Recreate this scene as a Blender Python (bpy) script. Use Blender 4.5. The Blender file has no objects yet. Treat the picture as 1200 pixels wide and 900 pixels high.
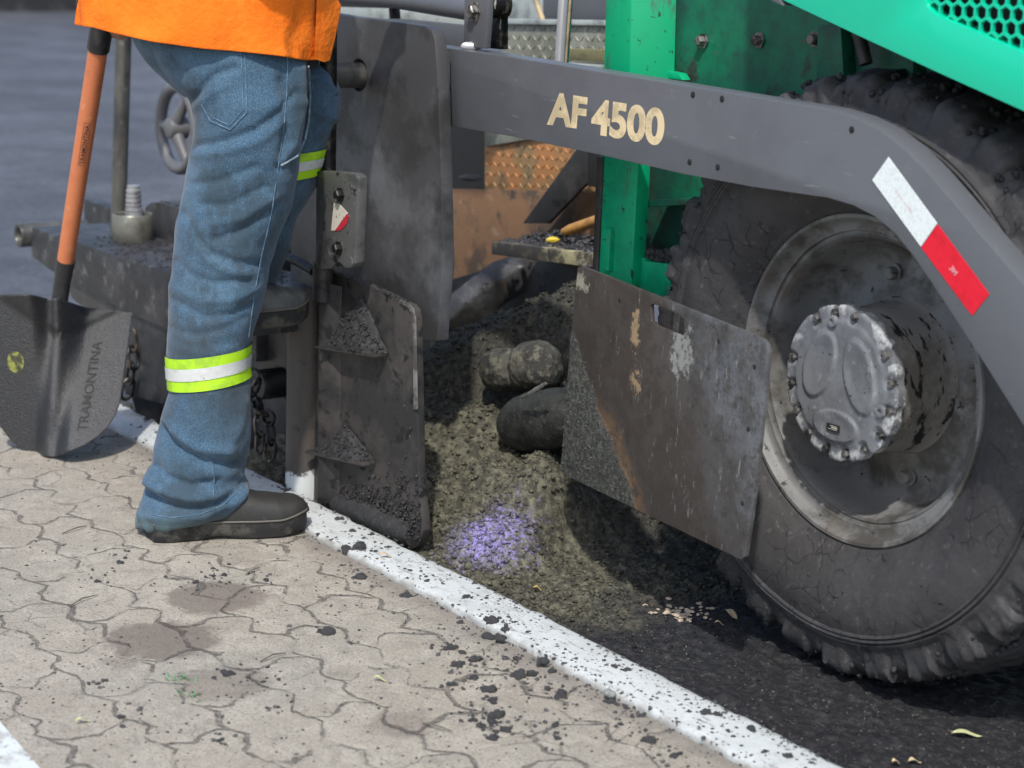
import bpy, bmesh, math, random
from mathutils import Vector, Matrix, noise
from mathutils.bvhtree import BVHTree
random.seed(7)
sc = bpy.context.scene
COL = sc.collection
V = Vector
# ------------------------------------------------------------------ camera
FPX, PITCH, ROLL, TH, CAMZ = 2304.0, 0.2237, 0.02884, 0.61172, 1.15
FH = V((-math.cos(TH), math.sin(TH), 0)); RH = V((math.sin(TH), math.cos(TH), 0)); ZZ = V((0, 0, 1))
fw = math.cos(PITCH)*FH - math.sin(PITCH)*ZZ
up0 = math.cos(PITCH)*ZZ + math.sin(PITCH)*FH
cr = math.cos(ROLL)*RH + math.sin(ROLL)*up0
cu = math.cos(ROLL)*up0 - math.sin(ROLL)*RH
CP = V((0, 0, CAMZ))
cd = bpy.data.cameras.new('camera'); cam = bpy.data.objects.new('camera', cd); COL.objects.link(cam)
cam.matrix_world = Matrix(((cr.x, cu.x, -fw.x, CP.x), (cr.y, cu.y, -fw.y, CP.y), (cr.z, cu.z, -fw.z, CP.z), (0, 0, 0, 1)))
cd.sensor_width = 36; cd.lens = FPX/1200*36; cd.clip_start = .05; cd.clip_end = 500
cd.dof.use_dof = True; cd.dof.focus_distance = 3.55; cd.dof.aperture_fstop = 4.5
sc.camera = cam
# ------------------------------------------------------------------ light
SUN_EL, SUN_H = math.radians(53), V((.74, -.67, 0)).normalized()
SUN_ROT = math.atan2(SUN_H.x, SUN_H.y)
w = bpy.data.worlds.new('World'); sc.world = w; w.use_nodes = True
nt = w.node_tree; bg = nt.nodes['Background']
sky = nt.nodes.new('ShaderNodeTexSky'); sky.sky_type = 'NISHITA'; sky.sun_disc = False
sky.sun_elevation = SUN_EL; sky.sun_rotation = SUN_ROT; sky.dust_density = 2.0; sky.air_density = 1.0
nt.links.new(sky.outputs[0], bg.inputs[0]); bg.inputs[1].default_value = 0.15
sl = bpy.data.lights.new('sun', 'SUN'); so = bpy.data.objects.new('sun', sl); COL.objects.link(so)
sl.energy = 2.6; sl.angle = math.radians(1.6); sl.color = (1, .955, .875)
sv = V((SUN_H.x*math.cos(SUN_EL), SUN_H.y*math.cos(SUN_EL), math.sin(SUN_EL)))
so.rotation_euler = (-sv).to_track_quat('-Z', 'Y').to_euler(); so.location = (2, -2, 6)
vs = sc.view_settings; vs.view_transform = 'Standard'; vs.look = 'None'; vs.exposure = 0.46; vs.gamma = 1
sc.render.engine = 'CYCLES'

# ------------------------------------------------------------------ picture point -> place at a real distance
def ray(x, y): return (x-600)/FPX*cr - (y-450)/FPX*cu + fw
def PY(x, y, Y): d = ray(x, y); return CP + d*(Y/d.y)
def G(x, y, z=0.0): d = ray(x, y); return CP + d*((z-CAMZ)/d.z)
P0 = V((-3.33, 1.66, 0))
def W(x, y, k=0.0): d = ray(x, y); return CP + d*(((P0-CP).dot(FH)+k)/d.dot(FH))
def proj(P): q = P-CP; d = q.dot(fw); return 600+FPX*q.dot(cr)/d, 450-FPX*q.dot(cu)/d
def sm(a, b, x):
    t = max(0, min(1, (x-a)/(b-a))) if b != a else float(x > a)
    return t*t*(3-2*t)
def lerp(a, b, t): return a+(b-a)*t
def table(tab, x):
    if x <= tab[0][0]: return tab[0][1:]
    for i in range(len(tab)-1):
        a, b = tab[i], tab[i+1]
        if x <= b[0]:
            t = (x-a[0])/(b[0]-a[0]); return tuple(lerp(p, q, t) for p, q in zip(a[1:], b[1:]))
    return tab[-1][1:]
def nz(p, s, o=3): return noise.fractal(p*s, 1.0, 2.0, o, noise_basis='PERLIN_ORIGINAL')

# ------------------------------------------------------------------ materials
def nodes(name):
    m = bpy.data.materials.new(name); m.use_nodes = True; t = m.node_tree
    return m, t, t.nodes['Principled BSDF']
class NB:
    """small node builder"""
    def __init__(s, t): s.t = t; s.co = t.nodes.new('ShaderNodeTexCoord').outputs['Object']
    def n(s, typ, **kw):
        x = s.t.nodes.new(typ)
        for k, v in kw.items(): setattr(x, k, v)
        return x
    def l(s, a, b): s.t.links.new(a, b)
    def noise(s, scale, detail=6, rough=.6, stretch=None, vec=None):
        v = vec or s.co
        if stretch:
            mp = s.n('ShaderNodeMapping'); mp.inputs['Scale'].default_value = stretch[:3]
            if len(stretch) > 3: mp.inputs['Rotation'].default_value = stretch[3:6]
            s.l(v, mp.inputs[0]); v = mp.outputs[0]
        x = s.n('ShaderNodeTexNoise'); x.inputs['Scale'].default_value = scale; x.inputs['Detail'].default_value = detail
        x.inputs['Roughness'].default_value = rough; s.l(v, x.inputs['Vector']); return x.outputs['Fac']
    def ramp(s, fac, lo, hi):
        x = s.n('ShaderNodeMapRange', interpolation_type='SMOOTHSTEP'); x.inputs[1].default_value = lo; x.inputs[2].default_value = hi
        s.l(fac, x.inputs[0]); return x.outputs[0]
    def mix(s, fac, a, b):
        x = s.n('ShaderNodeMix', data_type='RGBA')
        for sock, val in ((x.inputs[0], fac), (x.inputs[6], a), (x.inputs[7], b)):
            if isinstance(val, tuple): sock.default_value = (*val, 1) if len(val) == 3 else val
            elif isinstance(val, (int, float)): sock.default_value = val
            else: s.l(val, sock)
        return x.outputs[2]
    def math(s, op, a, b=None, c=None):
        x = s.n('ShaderNodeMath', operation=op)
        for i, val in enumerate((a, b, c)):
            if val is None: continue
            if isinstance(val, (int, float)): x.inputs[i].default_value = val
            else: s.l(val, x.inputs[i])
        return x.outputs[0]
    def sep(s, v=None):
        x = s.n('ShaderNodeSeparateXYZ'); s.l(v or s.co, x.inputs[0]); return x.outputs
    def bump(s, h, strength, dist, prev=None):
        x = s.n('ShaderNodeBump'); x.inputs['Strength'].default_value = strength; x.inputs['Distance'].default_value = dist
        s.l(h, x.inputs['Height'])
        if prev: s.l(prev, x.inputs['Normal'])
        return x.outputs[0]
def mat(name, base, rough=.6, metal=0.0, layers=(), bumps=((60, .3, .003),), spec=.5, roughvar=.15, coat=0):
    m, t, p = nodes(name); b = NB(t); c = base
    for L in layers:                       # (colour, scale, lo, hi[, stretch])
        c = b.mix(b.ramp(b.noise(L[1], 8, .68, L[4] if len(L) > 4 else None), L[2]-.03, L[3]-.07), c, L[0])
    if isinstance(c, tuple): p.inputs['Base Color'].default_value = (*c, 1)
    else: b.l(c, p.inputs['Base Color'])
    p.inputs['Metallic'].default_value = metal; p.inputs['Specular IOR Level'].default_value = spec
    r = b.noise(14, 6, .7); x = b.n('ShaderNodeMapRange'); x.inputs[3].default_value = max(.05, rough-roughvar); x.inputs[4].default_value = min(1, rough+roughvar)
    b.l(r, x.inputs[0]); b.l(x.outputs[0], p.inputs['Roughness'])
    nrm = None
    for s_, st, d in bumps: nrm = b.bump(b.noise(s_, 6, .65), st, d, nrm)
    if nrm: b.l(nrm, p.inputs['Normal'])
    if coat: p.inputs['Coat Weight'].default_value = coat; p.inputs['Coat Roughness'].default_value = .15
    return m
TAR = (.012, .012, .013); DUST = (.16, .15, .135); RUST = (.16, .07, .03)
mArm = mat('graphite_paint', (.108, .116, .131), .46, 0, [((.086, .092, .104), 3.0, .45, .75), ((.17, .175, .18), 22, .66, .84), ((.05, .05, .052), 50, .71, .78), ((.19, .195, .20), 90, .68, .78, (.15, 1, 1, 0, .6, 0))], [(25, .15, .002), (220, .12, .0006)], roughvar=.1)
mSoot = mat('sooty_plate_paint', (.115, .12, .13), .5, 0, [((.055, .056, .06), 2.6, .42, .62), ((.03, .03, .031), 5, .50, .68), ((.17, .17, .175), 22, .68, .84)], [(25, .2, .002), (160, .2, .0008)])
mPlate = mat('grimy_steel', (.10, .105, .115), .45, .2, [((.045, .043, .042), 4, .42, .68), ((.17, .17, .17), 9, .58, .8), ((.09, .06, .035), 6, .62, .8), (TAR, 30, .6, .72)], [(18, .2, .003), (150, .25, .001)])
mEnd = mat('brown_grimed_steel', (.064, .057, .054), .5, .15, [((.028, .027, .028), 5, .45, .65), ((.095, .080, .068), 7, .56, .8, (1, 1, .25)), ((.22, .20, .18), 70, .70, .76), (TAR, 26, .58, .7)], [(20, .3, .003), (180, .3, .001)])
mBeam = mat('tarred_beam', (.050, .050, .055), .5, .1, [((.022, .022, .025), 6, .42, .62), ((.12, .12, .125), 22, .58, .75), ((.09, .075, .06), 5, .6, .8)], [(30, .4, .004), (200, .4, .001)])
mBlackSteel = mat('dark_steel', (.035, .034, .034), .45, .3, [((.015, .015, .015), 12, .4, .6), ((.11, .10, .09), 45, .62, .75)], [(40, .4, .003), (220, .3, .001)])
mClamp = mat('grey_clamp_paint', (.105, .108, .105), .45, .2, [((.04, .04, .04), 8, .5, .7), ((.22, .22, .21), 40, .62, .75), (TAR, 30, .62, .7)], [(30, .4, .003), (160, .3, .001)])
mPole = mat('worn_pole', (.085, .072, .058), .38, .5, [(TAR, 18, .45, .6), ((.16, .13, .10), 30, .58, .74, (1, 1, .3)), ((.35, .33, .30), 60, .68, .74, (1, 1, .2))], [(60, .5, .003)])
mPoleGrey = mat('olive_grey_pole', (.13, .13, .12), .42, .35, [((.06, .06, .06), 12, .45, .7, (1, 1, .3)), ((.2, .19, .17), 40, .6, .75)], [(60, .3, .002)])
mWear = mat('worn_edge_steel', (.32, .32, .30), .4, .5, [((.12, .11, .10), 25, .45, .65)])
mChrome = mat('chrome_rod', (.72, .74, .78), .3, .55, [((.3, .3, .32), 30, .6, .75)], [], roughvar=.08)
mGreen = mat('green_paint', (.0, .37, .165), .42, 0, [((.0, .24, .115), 5, .5, .75), ((.012, .05, .035), 45, .665, .71), ((.05, .16, .11), 20, .60, .74, (1, 1, .3)), ((.03, .09, .07), 9, .63, .78)], [(50, .12, .001)])
mGreenDark = mat('grimy_green_paint', (.003, .17, .085), .5, 0, [((.008, .07, .05), 5, .42, .7), ((.03, .035, .03), 13, .56, .74), ((.09, .07, .05), 30, .66, .75)], [(40, .3, .002)])
mHood = mat('hood_green_paint', (.0, .56, .335), .32, 0, [((.0, .54, .35), 3, .4, .8)], [(300, .04, .0004)], coat=.3)
mHole = mat('dark_void', (.012, .012, .012), .8, 0, [], [])
mRubber = None
mRim = mat('grey_rim_paint', (.175, .178, .178), .55, 0, [((.07, .066, .06), 8, .45, .66), ((.21, .21, .205), 14, .58, .75), (TAR, 34, .66, .72), ((.12, .10, .08), 5, .55, .75)], [(40, .3, .002)])
mDrum = mat('oily_drum_paint', (.23, .22, .205), .55, 0, [((.13, .12, .10), 7, .50, .72), (TAR, 16, .58, .63, (1, 2.4, 1)), ((.22, .215, .2), 20, .62, .75)], [(40, .3, .002)])
mHub = mat('grey_hub_paint', (.25, .265, .285), .38, 0, [((.17, .18, .195), 9, .45, .7), ((.40, .42, .44), 20, .60, .78), (TAR, 90, .70, .73)], [(60, .2, .001)])
mHub = None
def hub_mat():
    global mHub
    m, t, p = nodes('grey_hub_paint'); b = NB(t); X, Y, Z = b.sep()
    c = b.mix(b.ramp(b.noise(9, 7, .7), .42, .62), (.185, .195, .210), (.13, .137, .147)); c = b.mix(b.ramp(b.noise(40, 6, .75), .56, .66), c, (.245, .255, .27))
    dx = b.math('SUBTRACT', X, -2.221+2.6); dz = b.math('SUBTRACT', Z, .465+.04); rr = b.math('SQRT', b.math('ADD', b.math('MULTIPLY', dx, dx), b.math('MULTIPLY', dz, dz)))
    k = b.math('MULTIPLY', b.ramp(b.math('MULTIPLY_ADD', b.noise(30, 6, .75), .045, rr), .130, .139), b.ramp(b.noise(26, 7, .75), .50, .57)); c = b.mix(k, c, (.42, .43, .43))
    c = b.mix(b.ramp(b.noise(95, 4, .7), .64, .67), c, TAR); c = b.mix(b.math('MULTIPLY', b.ramp(b.noise(22, 7, .8), .58, .66), .6), c, (.06, .055, .05))
    b.l(c, p.inputs['Base Color']); p.inputs['Roughness'].default_value = .4; b.l(b.bump(b.noise(70, 6, .7), .3, .0015), p.inputs['Normal']); mHub = m
hub_mat()
mScuff = mat('scuffed_bare_metal', (.62, .63, .62), .4, .4, [((.25, .25, .25), 60, .48, .6)], [(90, .5, .002)])
mBolt = mat('bolt_steel', (.22, .215, .21), .38, .55, [((.05, .05, .05), 60, .5, .65)], [(120, .4, .001)])
mRust = mat('rusty_panel', (.23, .125, .065), .75, 0, [((.29, .155, .075), 5, .45, .7), ((.10, .068, .048), 5, .50, .66), ((.05, .045, .04), 16, .6, .75), ((.30, .20, .12), 25, .6, .75)], [(40, .4, .002)])
mTread = mat('rusted_tread_plate', (.46, .21, .08), .6, .1, [((.26, .20, .10), 6, .45, .65), ((.10, .07, .045), 12, .55, .75)], [(60, .4, .002)])
mTreadGrey = mat('grey_tread_plate', (.30, .31, .26), .5, .2, [((.18, .19, .15), 8, .45, .7), ((.42, .42, .38), 25, .58, .75)], [(60, .3, .002)])
mPale = mat('pale_grey_paint', (.42, .47, .46), .5, 0, [((.20, .22, .22), 9, .5, .75)])
mOlive = mat('olive_paint', (.20, .19, .09), .6, 0, [((.1, .095, .06), 12, .5, .7)])
mCream = mat('cream_lettering', (.72, .59, .36), .55, 0, [((.50, .41, .25), 24, .48, .68), ((.20, .19, .16), 80, .72, .78)], [])
mWhiteRef = mat('white_reflective_film', (.74, .80, .80), .4, 0, [((.62, .68, .69), 200, .5, .7)], [(400, .1, .0005)])
mRedRef = mat('red_reflective_film', (.72, .006, .03), .35, 0, [((.60, .004, .02), 30, .5, .7)], [(400, .1, .0005)])
mPink = mat('pink_print', (.75, .35, .36), .5, 0, [], [])
mStickerOld = mat('worn_white_sticker', (.62, .58, .50), .6, 0, [((.1, .09, .08), 60, .60, .70)], [(200, .4, .001)])
mStickerRed = mat('worn_red_sticker', (.50, .02, .04), .6, 0, [((.1, .05, .05), 60, .60, .70)], [(200, .4, .001)])
mRubberHose = mat('tan_hose', (.48, .38, .22), .6, 0, [((.3, .24, .15), 20, .5, .7)])
mWood = mat('dirty_board', (.16, .135, .10), .8, 0, [((.05, .047, .045), 8, .42, .6), ((.40, .37, .22), 5, .60, .74), ((.36, .32, .30), 12, .6, .75)], [(60, .5, .004)])
mOrangeWood = mat('orange_tool_handle', (.52, .27, .07), .5, 0, [((.3, .15, .05), 20, .5, .7)])
mGlassCup = None
def special_mats():
    global mRubber, mMix, mPav, mKerb, mRoad, mGate, mDenim, mShirt, mHandle, mBlade, mLime, mSilver, mBoot, mSole, mTube, mCake, mLump
    # tyre: grey dusty rubber with tar scratches
    m, t, p = nodes('tarred_rubber'); b = NB(t)
    c = b.mix(b.ramp(b.noise(5, 8, .72), .42, .58), (.056, .055, .057), (.042, .041, .043))
    c = b.mix(b.ramp(b.noise(60, 4, .7), .55, .75), c, (.105, .10, .098))
    warp = b.n('ShaderNodeVectorMath', operation='MULTIPLY_ADD'); nn = b.n('ShaderNodeTexNoise'); nn.inputs['Scale'].default_value = 9; b.l(b.co, nn.inputs['Vector'])
    b.l(nn.outputs['Color'], warp.inputs[0]); warp.inputs[1].default_value = (.11, .11, .11); b.l(b.co, warp.inputs[2])
    vo = b.n('ShaderNodeTexVoronoi', feature='DISTANCE_TO_EDGE'); vo.inputs['Scale'].default_value = 24; b.l(warp.outputs[0], vo.inputs['Vector'])
    line = b.math('SUBTRACT', 1.0, b.ramp(vo.outputs[0], .008, .045))
    line = b.math('MULTIPLY', b.math('MULTIPLY', line, b.ramp(b.noise(5, 5, .7), .46, .56)), b.ramp(b.noise(30, 3, .6), .40, .50))
    c = b.mix(b.math('MULTIPLY', line, .7), c, (.010, .010, .011)); c = b.mix(b.ramp(b.noise(26, 6, .7, (1, 1, 2.5)), .64, .70), c, (.010, .010, .011))
    c = b.mix(b.math('MULTIPLY', b.ramp(b.noise(38, 6, .8, (1, 1, .4)), .68, .73), .5), c, (.30, .29, .27))
    b.l(c, p.inputs['Base Color']); p.inputs['Roughness'].default_value = .62; p.inputs['Specular IOR Level'].default_value = .35
    b.l(b.bump(b.noise(220, 4, .7), .35, .0015, b.bump(b.noise(28, 6, .7), .35, .006)), p.inputs['Normal']); mRubber = m
    # asphalt mix: olive-brown where loose, blacker towards the wheel
    m, t, p = nodes('asphalt_mix'); b = NB(t); X, Y, Z = b.sep()
    n1 = b.noise(4, 6, .6)
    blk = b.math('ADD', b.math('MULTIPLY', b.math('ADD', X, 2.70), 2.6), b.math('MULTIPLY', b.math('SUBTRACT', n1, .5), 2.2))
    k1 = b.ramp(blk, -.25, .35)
    back_shade = b.math('MULTIPLY', b.ramp(Y, 2.20, 2.40), .55)  # darkens the far side of the heap, its shade put into the colour
    k = b.math('MAXIMUM', k1, back_shade)
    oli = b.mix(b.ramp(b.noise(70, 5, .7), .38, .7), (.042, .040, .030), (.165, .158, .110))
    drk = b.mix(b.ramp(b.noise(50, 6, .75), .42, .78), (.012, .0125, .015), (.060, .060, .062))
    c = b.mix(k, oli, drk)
    c = b.mix(b.ramp(b.noise(150, 3, .6), .62, .72), c, (.19, .18, .14))
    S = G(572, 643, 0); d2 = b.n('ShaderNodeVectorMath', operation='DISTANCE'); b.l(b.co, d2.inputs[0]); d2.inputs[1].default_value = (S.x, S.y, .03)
    pur = b.ramp(b.math('ADD', d2.outputs['Value'], b.math('MULTIPLY', b.math('SUBTRACT', b.noise(75, 6, .8), .5), .34)), .115, .01)  # purple tint over a ragged patch of the mix
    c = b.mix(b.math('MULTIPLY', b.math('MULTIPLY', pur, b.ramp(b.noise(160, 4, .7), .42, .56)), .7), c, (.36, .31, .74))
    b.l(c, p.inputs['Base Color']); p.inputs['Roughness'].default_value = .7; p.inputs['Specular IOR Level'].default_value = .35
    b.l(b.bump(b.noise(240, 4, .7), .6, .003, b.bump(b.noise(70, 5, .7), .6, .008)), p.inputs['Normal']); mMix = m
    # worn beige interlocking pavers
    m, t, p = nodes('beige_pavers'); b = NB(t)
    wv = b.n('ShaderNodeTexNoise'); wv.inputs['Scale'].default_value = 5.5; wv.inputs['Detail'].default_value = 2; b.l(b.co, wv.inputs['Vector'])
    wa = b.n('ShaderNodeVectorMath', operation='MULTIPLY_ADD'); b.l(wv.outputs['Color'], wa.inputs[0]); wa.inputs[1].default_value = (.085, .085, 0); b.l(b.co, wa.inputs[2])
    wv2 = b.n('ShaderNodeTexNoise'); wv2.inputs['Scale'].default_value = 26; wv2.inputs['Detail'].default_value = 6; b.l(b.co, wv2.inputs['Vector'])
    wb = b.n('ShaderNodeVectorMath', operation='MULTIPLY_ADD'); b.l(wv2.outputs['Color'], wb.inputs[0]); wb.inputs[1].default_value = (.026, .026, 0); b.l(wa.outputs[0], wb.inputs[2])
    WX0, WY0, _z = b.sep(wb.outputs[0])
    zx = b.math('MULTIPLY', b.math('PINGPONG', WY0, .055), .55); zy = b.math('MULTIPLY', b.math('PINGPONG', WX0, .056), .50)
    cmb = b.n('ShaderNodeCombineXYZ'); b.l(b.math('ADD', WX0, zx), cmb.inputs[0]); b.l(b.math('ADD', WY0, zy), cmb.inputs[1])
    br = b.n('ShaderNodeTexBrick'); br.offset = .5; br.inputs['Scale'].default_value = 1; br.inputs['Brick Width'].default_value = .225; br.inputs['Row Height'].default_value = .118
    br.inputs['Mortar Size'].default_value = .012; br.inputs['Mortar Smooth'].default_value = 1; br.inputs['Color1'].default_value = (0, 0, 0, 1); br.inputs['Color2'].default_value = (1, 1, 1, 1); br.inputs['Mortar'].default_value = (.5, .5, .5, 1)
    b.l(cmb.outputs[0], br.inputs['Vector']); jf = br.outputs['Fac']
    thr = b.math('MULTIPLY_ADD', b.ramp(b.noise(7, 7, .75), .40, .66), -.50, 1.0)
    edge = b.ramp(b.math('SUBTRACT', jf, thr), -.06, .10)
    edge = b.math('MULTIPLY', edge, b.ramp(b.noise(8, 7, .78), .42, .56))
    soft = b.math('MULTIPLY', b.math('POWER', jf, 2.0), b.ramp(b.noise(5, 5, .7), .40, .62))
    sx = b.sep(br.outputs['Color'])
    c = b.mix(sx[0], (.342, .307, .256), (.392, .358, .303))
    c = b.mix(b.ramp(b.noise(3.2, 6, .65), .42, .72), c, (.32, .305, .265))
    c = b.mix(b.math('MULTIPLY', b.ramp(b.noise(11, 8, .75), .46, .62), .8), c, (.45, .415, .355))
    c = b.mix(b.math('MULTIPLY', b.ramp(b.noise(24, 8, .8), .50, .62), .55), c, (.21, .19, .165))
    c = b.mix(b.math('MULTIPLY', b.ramp(b.noise(190, 5, .8), .48, .62), .75), c, (.19, .17, .15))
    c = b.mix(b.math('MULTIPLY', b.ramp(b.noise(330, 3, .7), .56, .66), .7), c, (.58, .53, .46))
    c = b.mix(b.math('MULTIPLY', soft, .30), c, (.24, .22, .20))
    cv_ = b.n('ShaderNodeTexVoronoi', feature='DISTANCE_TO_EDGE'); cv_.inputs['Scale'].default_value = 9; b.l(wb.outputs[0], cv_.inputs['Vector'])
    c = b.mix(b.math('MULTIPLY', b.math('MULTIPLY', b.math('SUBTRACT', 1.0, b.ramp(cv_.outputs['Distance'], .004, .022)), b.ramp(b.noise(4, 6, .7), .50, .60)), .6), c, (.12, .11, .10))
    for px, py, r in ((252, 700, .085), (188, 750, .092), (262, 800, .07), (140, 775, .028), (470, 850, .05)):
        s = G(px, py); dd = b.n('ShaderNodeVectorMath', operation='DISTANCE'); b.l(b.co, dd.inputs[0]); dd.inputs[1].default_value = s
        kk = b.ramp(b.math('ADD', dd.outputs['Value'], b.math('MULTIPLY', b.math('SUBTRACT', b.noise(26, 7, .75), .5), .11)), r+.014, r-.014)
        c = b.mix(b.math('MULTIPLY', kk, .66 if py < 760 else .42), c, (.125, .098, .084))
    c = b.mix(b.math('MULTIPLY', b.math('MULTIPLY', edge, b.ramp(b.noise(60, 5, .8), .30, .55)), .66), c, (.105, .097, .09))
    c = b.mix(b.ramp(b.noise(85, 4, .6), .665, .69), c, (.045, .043, .043))
    c = b.mix(b.ramp(b.noise(210, 3, .6), .655, .68), c, (.06, .056, .054))
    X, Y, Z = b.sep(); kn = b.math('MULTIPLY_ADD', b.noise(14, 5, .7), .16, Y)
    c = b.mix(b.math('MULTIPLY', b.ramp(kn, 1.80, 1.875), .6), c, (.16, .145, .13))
    b.l(c, p.inputs['Base Color']); p.inputs['Roughness'].default_value = .88; p.inputs['Specular IOR Level'].default_value = .3
    h = b.math('SUBTRACT', b.math('MULTIPLY', b.noise(8, 4, .6), .5), b.math('MULTIPLY_ADD', edge, 1.0, b.math('MULTIPLY', soft, .45)))
    b.l(b.bump(b.noise(260, 3, .7), .45, .0025, b.bump(b.noise(40, 7, .75), .6, .008, b.bump(h, .8, .012))), p.inputs['Normal']); mPav = m
    # white painted kerb
    m, t, p = nodes('white_kerb_paint'); b = NB(t); X, Y, Z = b.sep()
    c = b.mix(b.ramp(b.noise(9, 8, .75), .45, .65), (.55, .585, .59), (.45, .475, .47))
    c = b.mix(b.math('MULTIPLY', b.ramp(b.noise(120, 5, .8), .5, .62), .5), c, (.42, .43, .42))
    c = b.mix(b.ramp(b.noise(50, 7, .8, (.35, 1, 1)), .56, .62), c, (.30, .29, .27))
    c = b.mix(b.math('MULTIPLY', b.ramp(b.math('MULTIPLY_ADD', b.noise(20, 7, .75), .05, Y), 1.832, 1.815), .75), c, (.24, .225, .20))
    c = b.mix(b.math('MULTIPLY', b.ramp(b.noise(44, 7, .8), .62, .66), b.ramp(b.noise(5, 4, .6), .42, .56)), c, (.11, .11, .11))
    c = b.mix(b.ramp(b.math('MULTIPLY_ADD', b.noise(18, 6, .7), .07, Y), 1.956, 1.966), c, (.05, .05, .052))
    b.l(c, p.inputs['Base Color']); p.inputs['Roughness'].default_value = .7
    b.l(b.bump(b.noise(180, 4, .7), .5, .002, b.bump(b.noise(30, 5, .7), .5, .006)), p.inputs['Normal']); mKerb = m
    # laid road
    m, t, p = nodes('fresh_asphalt'); b = NB(t)
    c = b.mix(b.ramp(b.noise(1.1, 6, .65, (1, 1.0, 1)), .4, .6), (.050, .054, .066), (.088, .094, .112))
    c = b.mix(b.math('MULTIPLY', b.ramp(b.noise(1.0, 8, .72), .44, .60), .5), c, (.13, .14, .165))
    c = b.mix(b.math('MULTIPLY', b.ramp(b.noise(40, 7, .8), .52, .62), .45), c, (.03, .032, .038))
    c = b.mix(b.ramp(b.noise(8, 8, .75), .48, .62), c, (.045, .048, .058))
    c = b.mix(b.ramp(b.noise(60, 5, .7), .5, .7), c, (.14, .145, .16))
    b.l(c, p.inputs['Base Color']); p.inputs['Roughness'].default_value = .65; p.inputs['Specular IOR Level'].default_value = .4
    b.l(b.bump(b.noise(90, 4, .7), .35, .005, b.bump(b.noise(30, 5, .7), .2, .006)), p.inputs['Normal']); mRoad = m
    # side gate: bare steel right, brown middle, caked mix left, rust stripe (u,v stored per vertex)
    m, t, p = nodes('worn_gate_steel'); b = NB(t)
    uv = b.n('ShaderNodeUVMap'); U, Vv, _ = b.sep(uv.outputs[0])
    n = b.math('SUBTRACT', b.noise(9, 6, .7), .5)
    c = b.mix(b.ramp(b.noise(12, 8, .72), .42, .62), (.130, .138, .150), (.066, .069, .073))
    c = b.mix(b.ramp(b.noise(40, 6, .7, (1, 1, .35)), .62, .72), c, (.26, .26, .25))
    diag = b.math('ADD', b.math('MULTIPLY_ADD', Vv, .45, U), b.math('MULTIPLY', n, .55))      # brown smear from upper left to lower right
    c = b.mix(b.math('MULTIPLY', b.ramp(diag, 1.25, .80), .9), c, (.052, .039, .030))
    cake = b.math('ADD', b.math('ADD', b.math('MULTIPLY', Vv, .60), U), b.math('MULTIPLY', n, .16))
    ck = b.math('MULTIPLY', b.ramp(cake, .47, .43), b.ramp(Vv, .70, .66))
    rustm = b.math('MULTIPLY', b.math('MULTIPLY', b.ramp(cake, .57, .49), b.ramp(cake, .41, .47)), b.ramp(Vv, .50, .28))
    c = b.mix(b.math('MULTIPLY', b.ramp(b.noise(18, 8, .78), .46, .60), .7), c, (.075, .066, .058)); c = b.mix(b.math('MULTIPLY', b.ramp(b.noise(28, 8, .8), .55, .64), .6), c, (.028, .025, .023))
    c = b.mix(b.math('MULTIPLY', b.math('MULTIPLY', rustm, b.ramp(b.noise(24, 6, .75), .36, .56)), .62), c, (.25, .145, .07))
    c = b.mix(b.math('MULTIPLY', b.ramp(b.noise(34, 7, .78), .56, .62), .8), c, (.045, .042, .038))
    c = b.mix(b.math('MULTIPLY', b.ramp(b.noise(70, 5, .8, (1, 1, .25, .5, .3, .2)), .60, .66), .6), c, (.30, .30, .29))
    cc = b.mix(b.ramp(b.noise(110, 4, .7), .4, .68), (.050, .052, .045), (.17, .175, .150)); c = b.mix(ck, c, cc)
    for (u0, v0, ru, rv, col) in ((.66, .80, .055, .12, (.34, .35, .33)), (.41, .80, .022, .10, (.42, .30, .17)), (.42, .58, .03, .05, (.40, .28, .16)), (.07, .93, .06, .04, (.40, .38, .30))):
        d = b.math('ADD', b.math('POWER', b.math('DIVIDE', b.math('SUBTRACT', U, u0), ru), 2), b.math('POWER', b.math('DIVIDE', b.math('SUBTRACT', Vv, v0), rv), 2))
        c = b.mix(b.math('MULTIPLY', b.ramp(b.math('ADD', d, b.math('MULTIPLY', b.math('SUBTRACT', b.noise(55, 7, .8), .5), 9.0)), 1.2, .2), .75), c, col)
    b.l(c, p.inputs['Base Color']); p.inputs['Metallic'].default_value = .15; p.inputs['Roughness'].default_value = .5
    bn = b.bump(b.noise(160, 4, .7), .25, .0012, b.bump(b.noise(14, 6, .7), .2, .004)); x = b.n('ShaderNodeMath', operation='MULTIPLY'); b.l(ck, x.inputs[0]); b.l(b.noise(120, 5, .8), x.inputs[1])
    b.l(b.bump(x.outputs[0], .9, .010, bn), p.inputs['Normal']); mGate = m
    # denim
    m, t, p = nodes('blue_denim'); b = NB(t)
    c = b.mix(b.ramp(b.noise(5, 6, .65), .38, .7), (.034, .078, .134), (.066, .126, .192))
    c = b.mix(b.math('MULTIPLY', b.ramp(b.noise(420, 3, .7), .4, .7), .55), c, (.15, .235, .31))
    c = b.mix(b.math('MULTIPLY', b.ramp(b.noise(6, 7, .72, (1, 1, .7)), .47, .60), .8), c, (.038, .060, .080))
    X, Y, Z = b.sep(); kn_ = b.math('MULTIPLY', b.ramp(b.math('ABSOLUTE', b.math('SUBTRACT', Z, .36)), .20, .05), b.ramp(b.noise(9, 7, .75), .40, .58)); c = b.mix(b.math('MULTIPLY', kn_, .6), c, (.045, .055, .060))
    c = b.mix(b.math('MULTIPLY', b.ramp(b.noise(30, 5, .7, (1, 1, 1.6)), .60, .75), .4), c, (.12, .19, .23))
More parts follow.
